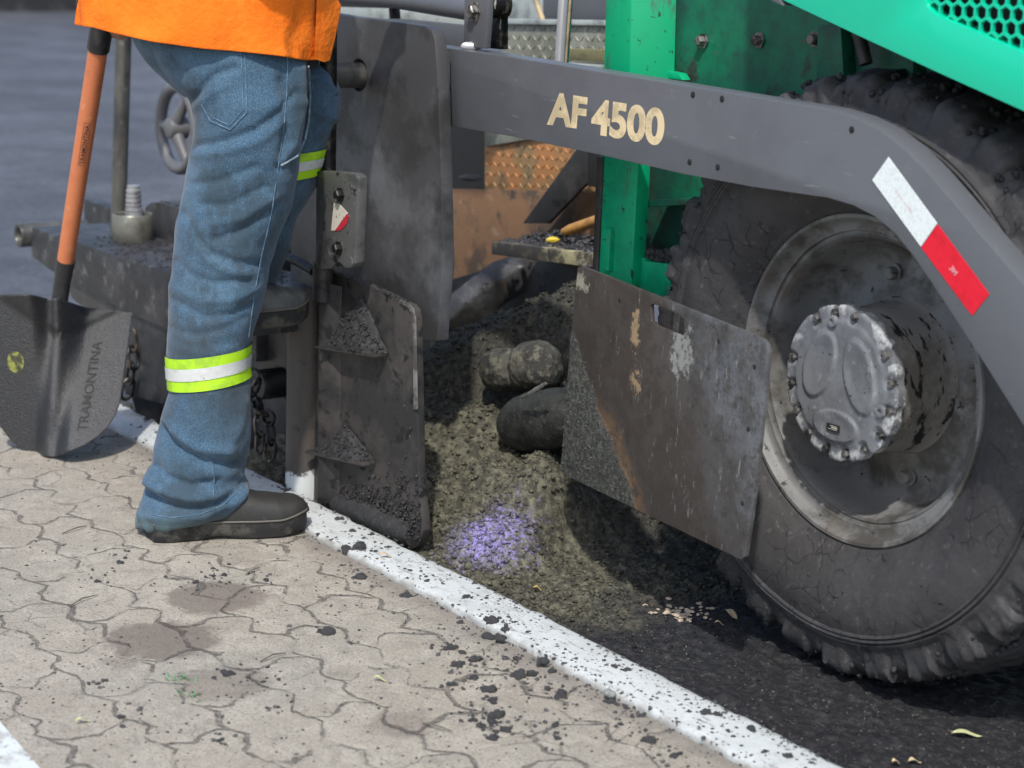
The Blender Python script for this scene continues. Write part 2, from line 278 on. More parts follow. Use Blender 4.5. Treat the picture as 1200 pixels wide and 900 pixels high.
    X, Y, Z = b.sep(); kz = b.ramp(b.math('MULTIPLY_ADD', b.noise(16, 5, .7), .07, Z), .105, .065); c = b.mix(b.math('MULTIPLY', kz, .6), c, (.085, .13, .125))
    b.l(c, p.inputs['Base Color']); p.inputs['Roughness'].default_value = .9; p.inputs['Specular IOR Level'].default_value = .2
    p.inputs['Sheen Weight'].default_value = .15
    b.l(b.bump(b.noise(900, 2, .6), .3, .0008, b.bump(b.noise(60, 5, .65, (1, 1, 1.8)), .35, .004)), p.inputs['Normal']); mDenim = m
    mShirt = mat('orange_cotton', (.88, .175, .012), .85, 0, [((.93, .22, .02), 9, .45, .75), ((.72, .13, .008), 14, .58, .8)], [(700, .35, .0008), (60, .35, .004), (14, .5, .02)], spec=.2)
    mHandle = mat('orange_fibreglass', (.62, .20, .085), .42, 0, [((.50, .15, .065), 9, .5, .75), ((.68, .27, .14), 40, .6, .75)], [(300, .12, .0005)], roughvar=.08)
    mBlade = mat('black_hammered_paint', (.011, .012, .0145), .42, 0, [((.022, .023, .024), 90, .52, .7)], [(260, .9, .003)], spec=1.0, roughvar=.04)
    mLime = mat('lime_reflective_tape', (.42, .74, .015), .6, 0, [((.30, .52, .03), 20, .48, .7)], [(400, .3, .001)])
    mSilver = mat('silver_reflective_tape', (.60, .62, .61), .4, .1, [((.42, .43, .43), 22, .56, .72), ((.12, .12, .13), 34, .66, .72)], [(60, .5, .003)])
    mBoot = mat('dark_boot_leather', (.020, .020, .019), .6, 0, [((.030, .029, .027), 9, .45, .72), ((.05, .048, .044), 60, .62, .75)], [(250, .4, .001)])
    mSole = mat('boot_sole_rubber', (.016, .016, .016), .7, 0, [((.075, .07, .06), 18, .5, .7)], [(120, .4, .002)])
    m, t, p = nodes('tube_with_paint_splash'); b = NB(t); X, Y, Z = b.sep()
    c = b.mix(b.ramp(b.noise(6, 6, .7, (1, 1, .35)), .42, .68), (.062, .054, .049), (.10, .086, .074)); c = b.mix(b.ramp(b.noise(60, 5, .7), .68, .74), c, (.3, .28, .26)); c = b.mix(b.ramp(b.noise(20, 6, .7), .56, .66), c, (.025, .025, .026))
    c = b.mix(b.ramp(b.math('MULTIPLY_ADD', b.math('SUBTRACT', b.noise(30, 5, .7), .5), .09, Z), .085, .075), c, (.62, .65, .65))
    b.l(c, p.inputs['Base Color']); p.inputs['Roughness'].default_value = .5; b.l(b.bump(b.noise(120, 5, .7), .4, .002), p.inputs['Normal']); mTube = m
    mCake = mat('caked_asphalt', (.022, .022, .024), .7, 0, [((.044, .044, .043), 70, .5, .7)], [(90, .8, .006), (300, .5, .002)])
    mLump = mat('asphalt_crumb', (.042, .042, .045), .65, 0, [((.095, .095, .098), 70, .48, .65)], [(160, .8, .004)])
special_mats()
mFlight = mat('scoured_flight_steel', (.035, .037, .034), .6, 0, [((.020, .020, .019), 12, .45, .62), ((.06, .06, .05), 70, .58, .70)], [(60, .6, .006), (220, .5, .002)], spec=.2)
mSkin = mat('skin', (.36, .20, .13), .55, 0, [((.30, .15, .10), 12, .5, .75)], [(200, .2, .001)])
mHair = mat('dark_hair', (.02, .016, .012), .6, 0, [], [(200, .6, .003)])
mEye = mat('eye', (.05, .035, .03), .2, 0, [], [])
mDarkCloth = mat('dark_undershirt', (.03, .034, .04), .9, 0, [], [(400, .3, .001)])
mSeam = mat('denim_seam', (.13, .21, .29), .9, 0, [((.07, .13, .20), 60, .45, .6)], [(500, .4, .001)])
mCord = mat('pale_cord', (.30, .36, .40), .9, 0, [((.16, .22, .27), 60, .45, .6)])
mPrint = mat('black_print', (.05, .025, .02), .6, 0, [], [])
mLeafTan = mat('dry_leaf', (.62, .50, .30), .7, 0, [((.40, .28, .13), 40, .5, .7)], [(90, .4, .002)])
mLeafGreen = mat('yellow_green_leaf', (.55, .56, .30), .7, 0, [((.42, .44, .2), 40, .5, .7)], [(90, .4, .002)])
mGrass = mat('green_grass', (.05, .22, .07), .6, 0, [], [])
mTwig = mat('dry_twig', (.13, .11, .09), .85, 0, [], [])
mFarDark = mat('far_dark_tone', (.018, .018, .02), .9, 0, [((.05, .05, .05), 2, .5, .7)], [])
mSmearY = mat('faded_sticker', (.25, .27, .06), .6, 0, [((.05, .05, .03), 60, .45, .62)], [(200, .4, .001)])

# ------------------------------------------------------------------ object helpers
def prop(o, label=None, cat=None, group=None, kind=None):
    for k, v in (('label', label), ('category', cat), ('group', group), ('kind', kind)):
        if v: o[k] = v
    return o
def rootpos(p):
    o = V((0, 0, 0))
    while p is not None: o += p.location; p = p.parent
    return o
def build(name, verts, faces, m, parent=None, smooth=True, angle=38, loc=None):
    me = bpy.data.meshes.new(name); off = rootpos(parent) if parent else (V(loc) if loc is not None else V((0, 0, 0)))
    me.from_pydata([(v[0]-off.x, v[1]-off.y, v[2]-off.z) for v in verts], [], faces); me.validate(); me.update()
    return finish(name, me, m, parent, smooth, angle, off if not parent else None)
def finish(name, me, m, parent, smooth=True, angle=38, loc=None):
    me.materials.append(m)
    if smooth:
        me.polygons.foreach_set('use_smooth', [True]*len(me.polygons))
        if angle: me.set_sharp_from_angle(angle=math.radians(angle))
    o = bpy.data.objects.new(name, me); COL.objects.link(o)
    if parent: o.parent = parent
    elif loc is not None: o.location = loc
    return o
def frombm(name, bm, m, parent=None, smooth=True, angle=38, loc=None):
    off = rootpos(parent) if parent else (V(loc) if loc is not None else V((0, 0, 0)))
    bmesh.ops.translate(bm, verts=bm.verts, vec=-off)
    bmesh.ops.recalc_face_normals(bm, faces=bm.faces)
    me = bpy.data.meshes.new(name); bm.to_mesh(me); bm.free()
    return finish(name, me, m, parent, smooth, angle, off if not parent else None)
def empty(name, loc, parent=None):
    o = bpy.data.objects.new(name, None); COL.objects.link(o); o.empty_display_size = .1
    if parent: o.parent = parent
    else: o.location = loc
    return o
def bevel_sharp(bm, w, seg=2, ang=.5):
    es = [e for e in bm.edges if len(e.link_faces) == 2 and e.calc_face_angle(0) > ang]
    if es and w > 0: bmesh.ops.bevel(bm, geom=es, offset=w, segments=seg, affect='EDGES', profile=.6, clamp_overlap=True)
def plate_bm(outer, thick, holes=(), bev=.003, bm=None):
    b = bmesh.new(); edges = []
    for lp in (outer, *holes):
        vs_ = [b.verts.new(p) for p in lp]
        edges += [b.edges.new((vs_[i], vs_[(i+1) % len(vs_)])) for i in range(len(vs_))]
    r = bmesh.ops.triangle_fill(b, use_beauty=True, use_dissolve=False, edges=edges)
    fs = [f for f in b.faces]
    ex = bmesh.ops.extrude_face_region(b, geom=fs)
    bmesh.ops.translate(b, verts=[g for g in ex['geom'] if isinstance(g, bmesh.types.BMVert)], vec=thick)
    # extrude leaves the source faces in place as the front
    bmesh.ops.recalc_face_normals(b, faces=b.faces)
    if len(holes) == 0: bmesh.ops.dissolve_limit(b, angle_limit=.01, verts=b.verts, edges=b.edges)
    bevel_sharp(b, bev)
    return b
def plate(name, outer, thick, m, parent, holes=(), bev=.003, loc=None): return frombm(name, plate_bm(outer, V(thick), holes, bev), m, parent, loc=loc)
def box_bm(c, size, ax=(1, 0, 0), ay=(0, 1, 0), az=(0, 0, 1), bev=.004, bm=None):
    b = bmesh.new(); bmesh.ops.create_cube(b, size=1)
    ax, ay, az = V(ax), V(ay), V(az); c = V(c)
    for v in b.verts: v.co = c+ax*(v.co.x*size[0])+ay*(v.co.y*size[1])+az*(v.co.z*size[2])
    bevel_sharp(b, bev); return b
def box(name, c, size, m, parent=None, bev=.004, loc=None, **k): return frombm(name, box_bm(c, size, bev=bev, **k), m, parent, loc=loc)
def join(bms):
    out = bmesh.new(); 
    for b in bms:
        me = bpy.data.meshes.new('tmp'); b.to_mesh(me); b.free(); out.from_mesh(me); bpy.data.meshes.remove(me)
    return out
def tube_vf(path, rad, n=16, cap=True, squash=None):
    path = [V(p) for p in path]; N = len(path)
    if not isinstance(rad, (list, tuple)): rad = [rad]*N
    vs_, fs = [], []; t0 = (path[1]-path[0]).normalized()
    u = t0.orthogonal().normalized()
    for i, p in enumerate(path):
        t = (path[min(i+1, N-1)]-path[max(i-1, 0)]).normalized()
        u = (u-t*u.dot(t)).normalized(); v = t.cross(u)
        for j in range(n):
            a = 2*math.pi*j/n; vs_.append(p+(u*math.cos(a)+v*math.sin(a))*rad[i])
    for i in range(N-1):
        for j in range(n): fs.append((i*n+j, i*n+(j+1) % n, (i+1)*n+(j+1) % n, (i+1)*n+j))
    if cap: fs.append(tuple(range(n-1, -1, -1))); fs.append(tuple((N-1)*n+j for j in range(n)))
    return vs_, fs
def tube(name, path, rad, m, parent=None, n=16, cap=True, loc=None): v, f = tube_vf(path, rad, n, cap); return build(name, v, f, m, parent, loc=loc)
def bm_vf(v, f):
    b = bmesh.new(); vv = [b.verts.new(p) for p in v]
    for q in f:
        try: b.faces.new([vv[i] for i in q])
        except ValueError: pass
    return b
def lathe_vf(prof, org, axis, n=64, fn=None, ref=V((1, 0, 0))):
    axis = V(axis).normalized(); u = (ref-axis*ref.dot(axis)).normalized(); v = axis.cross(u); org = V(org); vs_, fs = [], []
    for i, pr in enumerate(prof):
        for j in range(n):
            ph = 2*math.pi*j/n; r, a = pr[0], pr[1]
            if fn: r, a = fn(i, pr, ph)
            vs_.append(org+axis*a+(u*math.cos(ph)+v*math.sin(ph))*r)
    for i in range(len(prof)-1):
        for j in range(n): fs.append((i*n+j, i*n+(j+1) % n, (i+1)*n+(j+1) % n, (i+1)*n+j))
    return vs_, fs
def lathe(name, prof, org, axis, m, parent=None, n=64, fn=None, angle=38): v, f = lathe_vf(prof, org, axis, n, fn); return build(name, v, f, m, parent, angle=angle)
def bolt(name, c, axis, r, h, m, parent, hexa=True):
    v, f = lathe_vf([(0, h), (r*.85, h), (r, h*.82), (r, h*.25), (r*1.0, h*.2), (r*1.5, h*.2), (r*1.5, 0)], c, axis, 6 if hexa else 20); return build(name, v, f, m, parent, angle=30)
def text_vf(txt, quad, thick, bold=.0):
    """letters laid between four real corners TL,TR,BR,BL of a flat face"""
    cu_ = bpy.data.curves.new('t', 'FONT'); cu_.body = txt; cu_.offset = bold; cu_.resolution_u = 8
    o = bpy.data.objects.new('t', cu_); COL.objects.link(o); dg = bpy.context.evaluated_depsgraph_get()
    me = bpy.data.meshes.new_from_object(o.evaluated_get(dg)); vs_ = [v.co.copy() for v in me.vertices]; fs = [tuple(p.vertices) for p in me.polygons]
    bpy.data.objects.remove(o); bpy.data.meshes.remove(me)
    x0, x1 = min(v.x for v in vs_), max(v.x for v in vs_); y0, y1 = min(v.y for v in vs_), max(v.y for v in vs_)
    TL, TR, BR, BL = [V(q) for q in quad]; nrm = (TR-TL).cross(BL-TL).normalized()
    if nrm.dot(CP-TL) < 0: nrm = -nrm
    out = []
    for v in vs_:
        s, t = (v.x-x0)/(x1-x0), (v.y-y0)/(y1-y0); out.append((BL*(1-s)+BR*s)*(1-t)+(TL*(1-s)+TR*s)*t+nrm*thick)
    return out, fs, nrm
def text(name, txt, quad, m, parent, thick=.0012, bold=0.0): v, f, n_ = text_vf(txt, quad, thick, bold); return build(name, v, f, m, parent, smooth=False)
def merge_vf(lst):
    V_, F_ = [], []
    for v, f in lst: o = len(V_); V_ += list(v); F_ += [tuple(i+o for i in q) for q in f]
    return V_, F_
def circle_pts(c, r, ax, ay, n=20, rev=False): return [V(c)+V(ax)*r*math.cos(2*math.pi*i/n)+V(ay)*r*math.sin(2*math.pi*i/n) for i in range(n)]
X_, Y_, Z_ = V((1, 0, 0)), V((0, 1, 0)), V((0, 0, 1))
def pix(Y, pts): return [PY(x, y, Y) for x, y in pts]
def ico_vf(c, r, sq=(1, 1, 1), amp=.25, sub=2, rot=None, sc_=1.0):
    b = bmesh.new(); bmesh.ops.create_icosphere(b, subdivisions=sub, radius=1); sd = V((random.random()*50, random.random()*50, random.random()*50)); R = rot or Matrix.Rotation(random.random()*6.3, 3, 'Z')
    v = []
    for q in b.verts:
        d = 1+amp*(noise.noise(q.co*1.3+sd)+.6*noise.noise(q.co*3.1+sd))
        v.append(V(c)+R@V((q.co.x*sq[0]*r*d, q.co.y*sq[1]*r*d, q.co.z*sq[2]*r*d)))
    b.verts.index_update(); f = [tuple(x.index for x in q.verts) for q in b.faces]; b.free(); return v, f

# ================================================================== SETTING
KI, KO = 1.795, 1.914
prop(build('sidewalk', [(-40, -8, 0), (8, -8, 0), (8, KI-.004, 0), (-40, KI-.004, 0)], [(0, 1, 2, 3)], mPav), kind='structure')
def kerb():
    vs_, fs = [], []; nx = 900; x0, x1 = -14.0, 4.0; k = 0
    prof = [(KI, -.02, 0), (KI, .003, .5), (KI+.003, .0075, 1), (KI+.012, .009, .6), (KI+.06, .010, .3), (KO-.02, .009, .4), (KO-.006, .004, 1), (KO, -.006, 1.2), (KO+.002, -.12, .4)]
    for i in range(nx+1):
        x = x0+(x1-x0)*i/nx
        wob = .007*noise.noise(V((x*2.1, 0, 3)))+.004*noise.noise(V((x*9, 1, 3)))
        for (y, z, a) in prof:
            n1 = noise.noise(V((x*22, y*22, 5)))*.003*a+noise.noise(V((x*70, y*70, 1)))*.0012*a
            vs_.append((x, y+wob+n1*1.5, z+n1*.8))
    m = len(prof)
    for i in range(nx):
        for j in range(m-1): fs.append((i*m+j, (i+1)*m+j, (i+1)*m+j+1, i*m+j+1))
    return prop(build('kerb', vs_, fs, mKerb, angle=None), kind='structure')
kerb()
prop(build('road', [(-260, KO-.02, -.055), (60, KO-.02, -.055), (60, 300, -.055), (-260, 300, -.055)], [(0, 1, 2, 3)], mRoad), kind='structure')
a, b_ = G(-2, 846), G(46, 902); d = (b_-a).normalized(); nn_ = V((-d.y, d.x, 0)); nn_ = nn_ if nn_.dot(CP-a) > 0 and nn_.y < 0 else -nn_
prop(build('painted_line', [a-d*.6+Z_*.004, b_+d*.8+Z_*.004, b_+d*.8+nn_*.14+Z_*.004, a-d*.6+nn_*.14+Z_*.004], [(0, 1, 2, 3)], mat('worn_white_line', (.60, .64, .645), .7, 0, [((.42, .43, .42), 20, .5, .7), ((.25, .24, .22), 45, .60, .68), ((.08, .08, .08), 60, .66, .70)], [(120, .5, .003)])), kind='structure')
# dark box far behind on the left
pa, pb = G(-700, 12, -.055), G(420, 14, -.055)
dv = (pb-pa).normalized()
prop(box('far_dark_box', (pa+pb)/2+Z_*.7+FH*.8, ((pb-pa).length, 1.5, 1.6), mFarDark, bev=.1, ax=dv, ay=V((-dv.y, dv.x, 0))), kind='structure')

# ---- loose asphalt mix on the road
ctrl = []
def cp(p, wgt=1.0): ctrl.append((p.x, p.y, p.z, wgt))
for px, py, Y in ((675, 338, 2.52), (640, 350, 2.5), (600, 366, 2.47), (560, 382, 2.44), (530, 396, 2.42), (495, 415, 2.38), (450, 440, 2.3)): cp(PY(px, py, Y), 1.5)
for px, py, Y in ((560, 480, 2.25), (500, 480, 2.22), (510, 560, 2.10), (580, 545, 2.15), (630, 545, 2.19), (600, 610, 2.10), (540, 610, 2.05)): cp(PY(px, py, Y))
for x in (-3.6, -3.35, -3.1, -2.9, -2.7, -2.4, -2, -1.6, -1.2): ctrl.append((x, 1.93, -.025, 1)); ctrl.append((x, 1.98, -.02 if x < -2.7 else -.035, 1))
for x in (-2.8, -2.65, -2.4, -2.1, -1.8, -1.4):
    for y in (2.1, 2.25, 2.45): ctrl.append((x, y, -.04, 1))
for x in (-3.6, -3.3, -3.0, -2.7): ctrl.append((x, 2.75, .22, 1)); ctrl.append((x, 3.1, .1, 1))
for x in (-4.0, -4.3): ctrl.append((x, 2.0, -.03, 1)); ctrl.append((x, 2.4, .0, 1)); ctrl.append((x, 2.9, -.04, 1))
for x in (-2.4, -1.8, -1.2): ctrl.append((x, 2.8, -.045, 1)); ctrl.append((x, 3.1, -.05, 1))
for px, py in ((700, 690), (740, 660), (665, 660)): cp(G(px, py, -.03))
def mixh(x, y):
    s = t = 0
    for cx, cy, cz, wg in ctrl:
        d2 = (x-cx)**2+(y-cy)**2+.0006; k = wg/(d2*d2); s += k*cz; t += k
    return s/t
NX, NY = 360, 190; mx0, mx1, my0, my1 = -4.2, -1.25, 1.912, 3.1
mv, mf = [], []; hm = []
for j in range(NY+1):
    ty = j/NY; y = my0+(my1-my0)*ty**1.25
    for i in range(NX+1):
        x = mx0+(mx1-mx0)*i/NX; p = V((x, y, 0))
        e = sm(0, .12, x-mx0)*sm(0, .12, mx1-x)*sm(0, .3, my1-y)
        h = mixh(x, y); loose = sm(-2.45, -2.75, x)
        am = lerp(.35, .85, loose)
        h += am*(.030*nz(p, 7, 2)*sm(-.03, .08, h) + .014*nz(p, 22, 3)+.009*noise.noise(p*60)+.006*noise.noise(p*130))
        h = lerp(-.07, h, e) if e < 1 else h
        if y < 1.96: h = min(h, .004)
        mv.append((x, y, h)); hm.append(h)
for j in range(NY):
    for i in range(NX): a = j*(NX+1)+i; mf.append((a, a+1, a+NX+2, a+NX+1))
def hat(x, y):
    i = int(round((x-mx0)/(mx1-mx0)*NX)); ty = max(0, (y-my0)/(my1-my0))**(1/1.25); j = int(round(ty*NY))
    return hm[max(0, min(NY, j))*(NX+1)+max(0, min(NX, i))]
bs = bmesh.new(); bmesh.ops.create_icosphere(bs, subdivisions=1, radius=1); bs.verts.index_update()
IV = [v.co.copy() for v in bs.verts]; IF = [tuple(v.index for v in f.verts) for f in bs.faces]; bs.free()
def stone_into(VL, FL, c, r, flat=.7):
    R = Matrix.Rotation(random.random()*6.3, 3, V((random.random()-.5, random.random()-.5, random.random()-.5)).normalized()); o = len(VL); sx, sy = random.uniform(.7, 1.4), random.uniform(.7, 1.2)
    for q in IV:
        k = r*random.uniform(.7, 1.25); p = R@V((q.x*k*sx, q.y*k*sy, q.z*k)); VL.append((c[0]+p.x, c[1]+p.y, c[2]+p.z*flat))
    FL.extend(tuple(i+o for i in f) for f in IF)
for _ in range(13000):
    x = random.uniform(-3.7, -2.45) if random.random() < .82 else random.uniform(-2.7, -1.4); y = 1.93+(random.random()**1.3)*.75
    dens = 1 if x < -2.65 else .5
    if random.random() > dens: continue
    r = random.choice((.002, .0025, .003, .003, .004, .005, .006)) * (1 if x < -2.6 else .7)
    if random.random() < .012: r *= 2.2
    stone_into(mv, mf, (x, y, hat(x, y)+r*.2), r)
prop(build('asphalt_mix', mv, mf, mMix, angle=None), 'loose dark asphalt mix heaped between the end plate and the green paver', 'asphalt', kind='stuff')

# ================================================================== ASPHALT PAVER
PV = prop(empty('asphalt_paver', (-2.6, 2.4, -.04)), 'green asphalt paver with grey tow arm and big tarred wheel on the road', 'paver')
# --- tow arm
AY, AT = 2.12, .05
arm_o = [(440, 44), (515, 55), (600, 67), (700, 83), (800, 100), (880, 113), (935, 122), (970, 128), (1000, 137), (1030, 152), (1058, 173), (1085, 200), (1112, 231), (1150, 276), (1200, 334), (1300, 450), (1330, 520), (1300, 600), (1260, 590),
         (1200, 500), (1150, 421), (1100, 344), (1070, 300), (1048, 273), (1025, 254), (1000, 241), (970, 232), (930, 226), (880, 219), (800, 204), (700, 181), (600, 160), (515, 146), (440, 133)]
arm_pts = pix(AY, arm_o)
arm = plate('tow_arm', arm_pts, (0, AT, 0), mArm, PV, bev=.0025)
lv, lf = [], []
for wd, q in (('AF', [(644, 107), (689, 114), (686, 152), (641, 146)]), ('4500', [(695, 115), (780, 127.5), (777.5, 172), (692, 157)])):
    v, f, n_ = text_vf(wd, pix(AY, q), .0004, .042); o = len(lv); lv += v; lf += [tuple(i+o for i in x) for x in f]
build('lettering', lv, lf, mCream, arm, smooth=False)
for px, py in ((812, 111), (846, 116), (808, 190), (841, 196), (1000-2, 152)):
    bolt('screw_hole', PY(px, py, AY-.0005), (0, -1, 0), .0035, .0012, mHole, arm, False)
s1 = plate('reflective_sticker', pix(AY-.0012, [(1041, 184), (1098, 262), (1079, 289), (1022, 211)]), (0, .001, 0), mWhiteRef, arm, bev=0)
s2 = plate('reflective_sticker', pix(AY-.0012, [(1098.5, 263), (1159, 345), (1139, 370), (1079.5, 290)]), (0, .001, 0), mRedRef, arm, bev=0)
s1['label'] = 'white half of the reflective sticker'; s2['label'] = 'red half of the reflective sticker'
text('sticker_print', 'avery  traffic', pix(AY-.0014, [(1050.5, 222), (1070.5, 249), (1069, 251), (1049, 224)]), mPink, s1, .0006)
text('sticker_print', '3M', pix(AY-.0014, [(1117, 311), (1123, 319), (1119, 323), (1112, 315)]), mPink, s2, .0006, .03)
# --- big plate at the arm's left end with pipe
BY = 2.065
hole = circle_pts(PY(420, 88, BY), .033, X_, Z_, 24)
bp = plate('side_plate', pix(BY, [(340, 8), (405, 18), (480, 28), (497, 30.5), (505, 35), (509, 45), (512, 80), (516, 180), (519, 300), (512, 400), (340, 400)]), (0, .028, 0), mSoot, PV, [hole], bev=.004)
plate('edge_strip', pix(BY+.03, [(508, 55), (521, 57), (527, 310), (519, 395), (513, 395)]), (0, .012, 0), mPlate, PV)
pq = PY(420, 88, BY); tube('pipe', [pq+Y_*.06, pq-Y_*.13], .026, mPoleGrey, PV, 24)
lathe('pipe_collar', [(.0, .02), (.033, .02), (.033, -.01)], PY(420, 88, BY)+Y_*.03, (0, -1, 0), mHole, PV, 24)
# --- upright post with bolted box, end plate and tube (at the kerb)
EY = 1.945
pc = PY(385, 200, 1.91)
tube('grab_pole', [PY(386, -60, 1.91), PY(385, 60, 1.91), PY(385, 100, 1.91), PY(384, 202, 1.91)], .0165, mPole, PV, 20)
bxc = [(370, 203), (376, 200), (414, 203), (419, 208), (415, 309), (411, 314), (374, 316), (369, 311)]
bx = plate('clamp_box', pix(1.885, bxc), (0, .024, 0), mClamp, PV, bev=.005)
for px, py in ((399, 228), (397, 291)): bolt('bolt', PY(px, py, 1.884), (0, -1, 0), .010, .012, mBlackSteel, bx)
plate('sticker_remnant', pix(1.884, [(391, 238), (397, 238.5), (407.5, 250), (400, 259), (393, 270), (388, 270)]), (0, .001, 0), mStickerOld, bx, bev=0)
plate('sticker_remnant', pix(1.8836, [(406, 251), (408.5, 253), (406.5, 262), (399, 270), (392, 270.5), (400, 260)]), (0, .001, 0), mStickerRed, bx, bev=0)
v, f = ico_vf(PY(381, 202, 1.905), .016, (1.6, .8, .45), .4); build('welded_bead', v, f, mPole, bx)
tube('tube_socket', [PY(379, 308, 1.925), PY(378, 352, 1.925)], .021, mEnd, PV, 20)
plate('post_web', [PY(374, 330, 1.915), PY(400, 336, 1.944), PY(398, 590, 1.944), PY(372, 590, 1.915)], (0, .012, 0), mEnd, PV, bev=.001)
ep = plate('end_plate', pix(EY, [(352, 318), (381, 318), (412, 326), (440, 338), (468, 352), (479, 357), (484, 363), (486, 374), (488, 460), (490, 560), (494, 600), (496, 622), (490, 640), (470, 650), (340, 590), (352, 460)]), (0, .018, 0), mEnd, PV, bev=.003)
plate('worn_edge', pix(EY-.004, [(468, 351), (479, 356), (484, 362), (486.5, 374), (488.5, 480), (484.5, 480), (483, 376), (481, 366), (477, 360), (467, 355)]), (0, .0035, 0), mWear, ep, bev=.001)
tube('upright_tube', [PY(364, 334, 1.955), PY(362, 470, 1.955), PY(360, 592, 1.955)], .047, mTube, PV, 28)
tube('runner', [PY(400, 592, 1.955), PY(440, 606, 1.955), PY(475, 622, 1.955), PY(487, 627, 1.955)], [.028, .030, .031, .024], mCake, PV, 20)
for (x0, y0, x1, y1, px, py) in ((383, 403, 455, 414, 425, 352), (372, 526, 441, 541, 408, 506)):
    A, B = PY(x0, y0, EY), PY(x1, y1, EY)
    lg = plate('ledge', [A-Y_*.001, B-Y_*.001, B-Y_*.03, A-Y_*.03], (0, 0, -.006), mEnd, PV, bev=.001)
    T = PY(px, py, EY); hh = (T-A).z; L = (B-A).length; pv_, pf_ = [], []; n1, n2 = 40, 14
    for j in range(n2+1):
        for i in range(n1+1):
            s, t = i/n1, j/n2; peak = (px-x0)/(x1-x0)
            hgt = hh*max(0, min(s/peak, (1-s)/(1-peak)))
            p = A+(B-A)*s; zz = hgt*(1-t)**.8; yy = -.0285*t*min(1, hgt/hh*2.0)-.002
            q = V((p.x, p.y+yy, p.z+zz)); q += V((0, -1, .5))*(.004*noise.noise(q*120)+.003*noise.noise(q*260)); pv_.append(q)
    pf_ = [(j*(n1+1)+i, j*(n1+1)+i+1, (j+1)*(n1+1)+i+1, (j+1)*(n1+1)+i) for j in range(n2) for i in range(n1)]
    for _ in range(160):
        s = random.random(); peak = (px-x0)/(x1-x0); hgt = hh*min(s/peak, (1-s)/(1-peak)); t = random.random(); p = A+(B-A)*s
        stone_into(pv_, pf_, (p.x, p.y-.0285*t*min(1, hgt/hh*2)-.004, p.z+hgt*(1-t)**.8), random.uniform(.0015, .0035), 1)
    build('caked_asphalt', pv_, pf_, mCake, lg, angle=None)
# caked top edge and bottom of the end plate
cv, cf = [], []
for _ in range(220):
    s = random.random(); p = PY(lerp(381, 476, s), lerp(317, 355, s**1.05)-random.random()*3, EY+random.uniform(.002, .016)); stone_into(cv, cf, p, random.uniform(.002, .0045), 1)
for _ in range(900):
    s = random.random()**.7; x = lerp(385, 492, s); y = lerp(588, 634, s)-abs(random.gauss(0, 1))*26*(.35+s); p = PY(x, y, EY-random.uniform(0, .006)); stone_into(cv, cf, p, random.uniform(.0015, .004), 1)
build('caked_asphalt', cv, cf, mCake, ep, angle=None)
# step, box and lower panels behind the standing leg
stp = plate('step', [V((-3.86, 1.80, .39)), V((-3.50, 1.80, .39)), V((-3.50, 1.94, .39)), V((-3.86, 1.94, .39))], (0, 0, -.045), mBeam, PV)
tube('step_hook', [PY(338, 302, 1.93), PY(352, 308, 1.93), PY(368, 318, 1.93)], .010, mBlackSteel, PV, 12)
plate('lower_panel', pix(1.985, [(285, 360), (345, 372), (345, 420), (335, 432), (290, 412)]), (0, .02, 0), mEnd, PV)
lathe('roller', [(0, -.02), (.030, -.02), (.034, -.014), (.034, .05)], PY(312, 450, 2.0), (0, 1, 0), mBlackSteel, PV, 28)
plate('rear_panel', pix(2.04, [(285, 405), (345, 430), (345, 560), (285, 530)]), (0, .02, 0), mBeam, PV)
def chain(pts, r=.011, wr=.0032, n=None):
    root = empty('chain', (0, 0, 0), PV); tot = sum((pts[i+1]-pts[i]).length for i in range(len(pts)-1)); step = r*2.6; cnt = int(tot/step)
    for i in range(cnt):
        dd = i*step+step/2; k = 0
        while dd > (pts[k+1]-pts[k]).length: dd -= (pts[k+1]-pts[k]).length; k += 1
        t = (pts[k+1]-pts[k]).normalized(); c = pts[k]+t*dd; s = t.orthogonal(); s = (Matrix.Rotation((i % 2)*1.57+.5+random.uniform(-.3, .3), 3, t)@s).normalized()
        loop = [c+t*math.copysign(abs(math.cos(a))**.7, math.cos(a))*r*1.75+s*math.sin(a)*r for a in [2*math.pi*j/14 for j in range(15)]]
        v, f = tube_vf(loop, wr, 8, False); build('link', v, f, mPole, root)
chain([PY(294, 436, 1.93), PY(301, 448, 1.925), PY(296, 466, 1.925), PY(305, 482, 1.925), PY(315, 490, 1.925), PY(318, 520, 1.925), PY(313, 552, 1.92)], .014, .0036)
chain([PY(302, 470, 1.935), PY(305, 500, 1.935), PY(303, 545, 1.93)], .014, .0036)
chain([PY(152, 388, 1.945), PY(156, 420, 1.945), PY(147, 470, 1.94)], .017, .0045)
# --- screed beam on the left
SY = 1.955
fr = pix(SY, [(37, 266), (62, 275), (130, 296), (220, 326), (300, 352), (300, 425), (220, 398), (140, 362), (90, 334), (60, 318), (36, 300)])
plate('screed_beam', fr, (0, .26, 0), mBeam, PV, bev=.006)
plate('beam_flange', pix(SY+.012, [(75, 322), (145, 362), (150, 382), (140, 392), (84, 350)]), (0, .02, 0), mPlate, PV)
plate('support_leg', pix(SY+.01, [(144, 362), (196, 385), (197, 470), (190, 474), (146, 462)]), (0, .10, 0), mBeam, PV, bev=.005)
plate('support_foot', pix(SY+.03, [(150, 450), (232, 470), (232, 512), (195, 512), (160, 490)]), (0, .12, 0), mBlackSteel, PV, bev=.005)
A_ = PY(36, 275, SY+.02)
lathe('pipe_end', [(.021, .15), (.021, -.03), (.024, -.036), (.031, -.036), (.033, -.03), (.033, .16)], A_, (0, 1, 0), mPoleGrey, PV, 28)
lathe('pipe_bore', [(0, .02), (.0212, .02)], A_, (0, 1, 0), mHole, PV, 20)
WY = 2.215
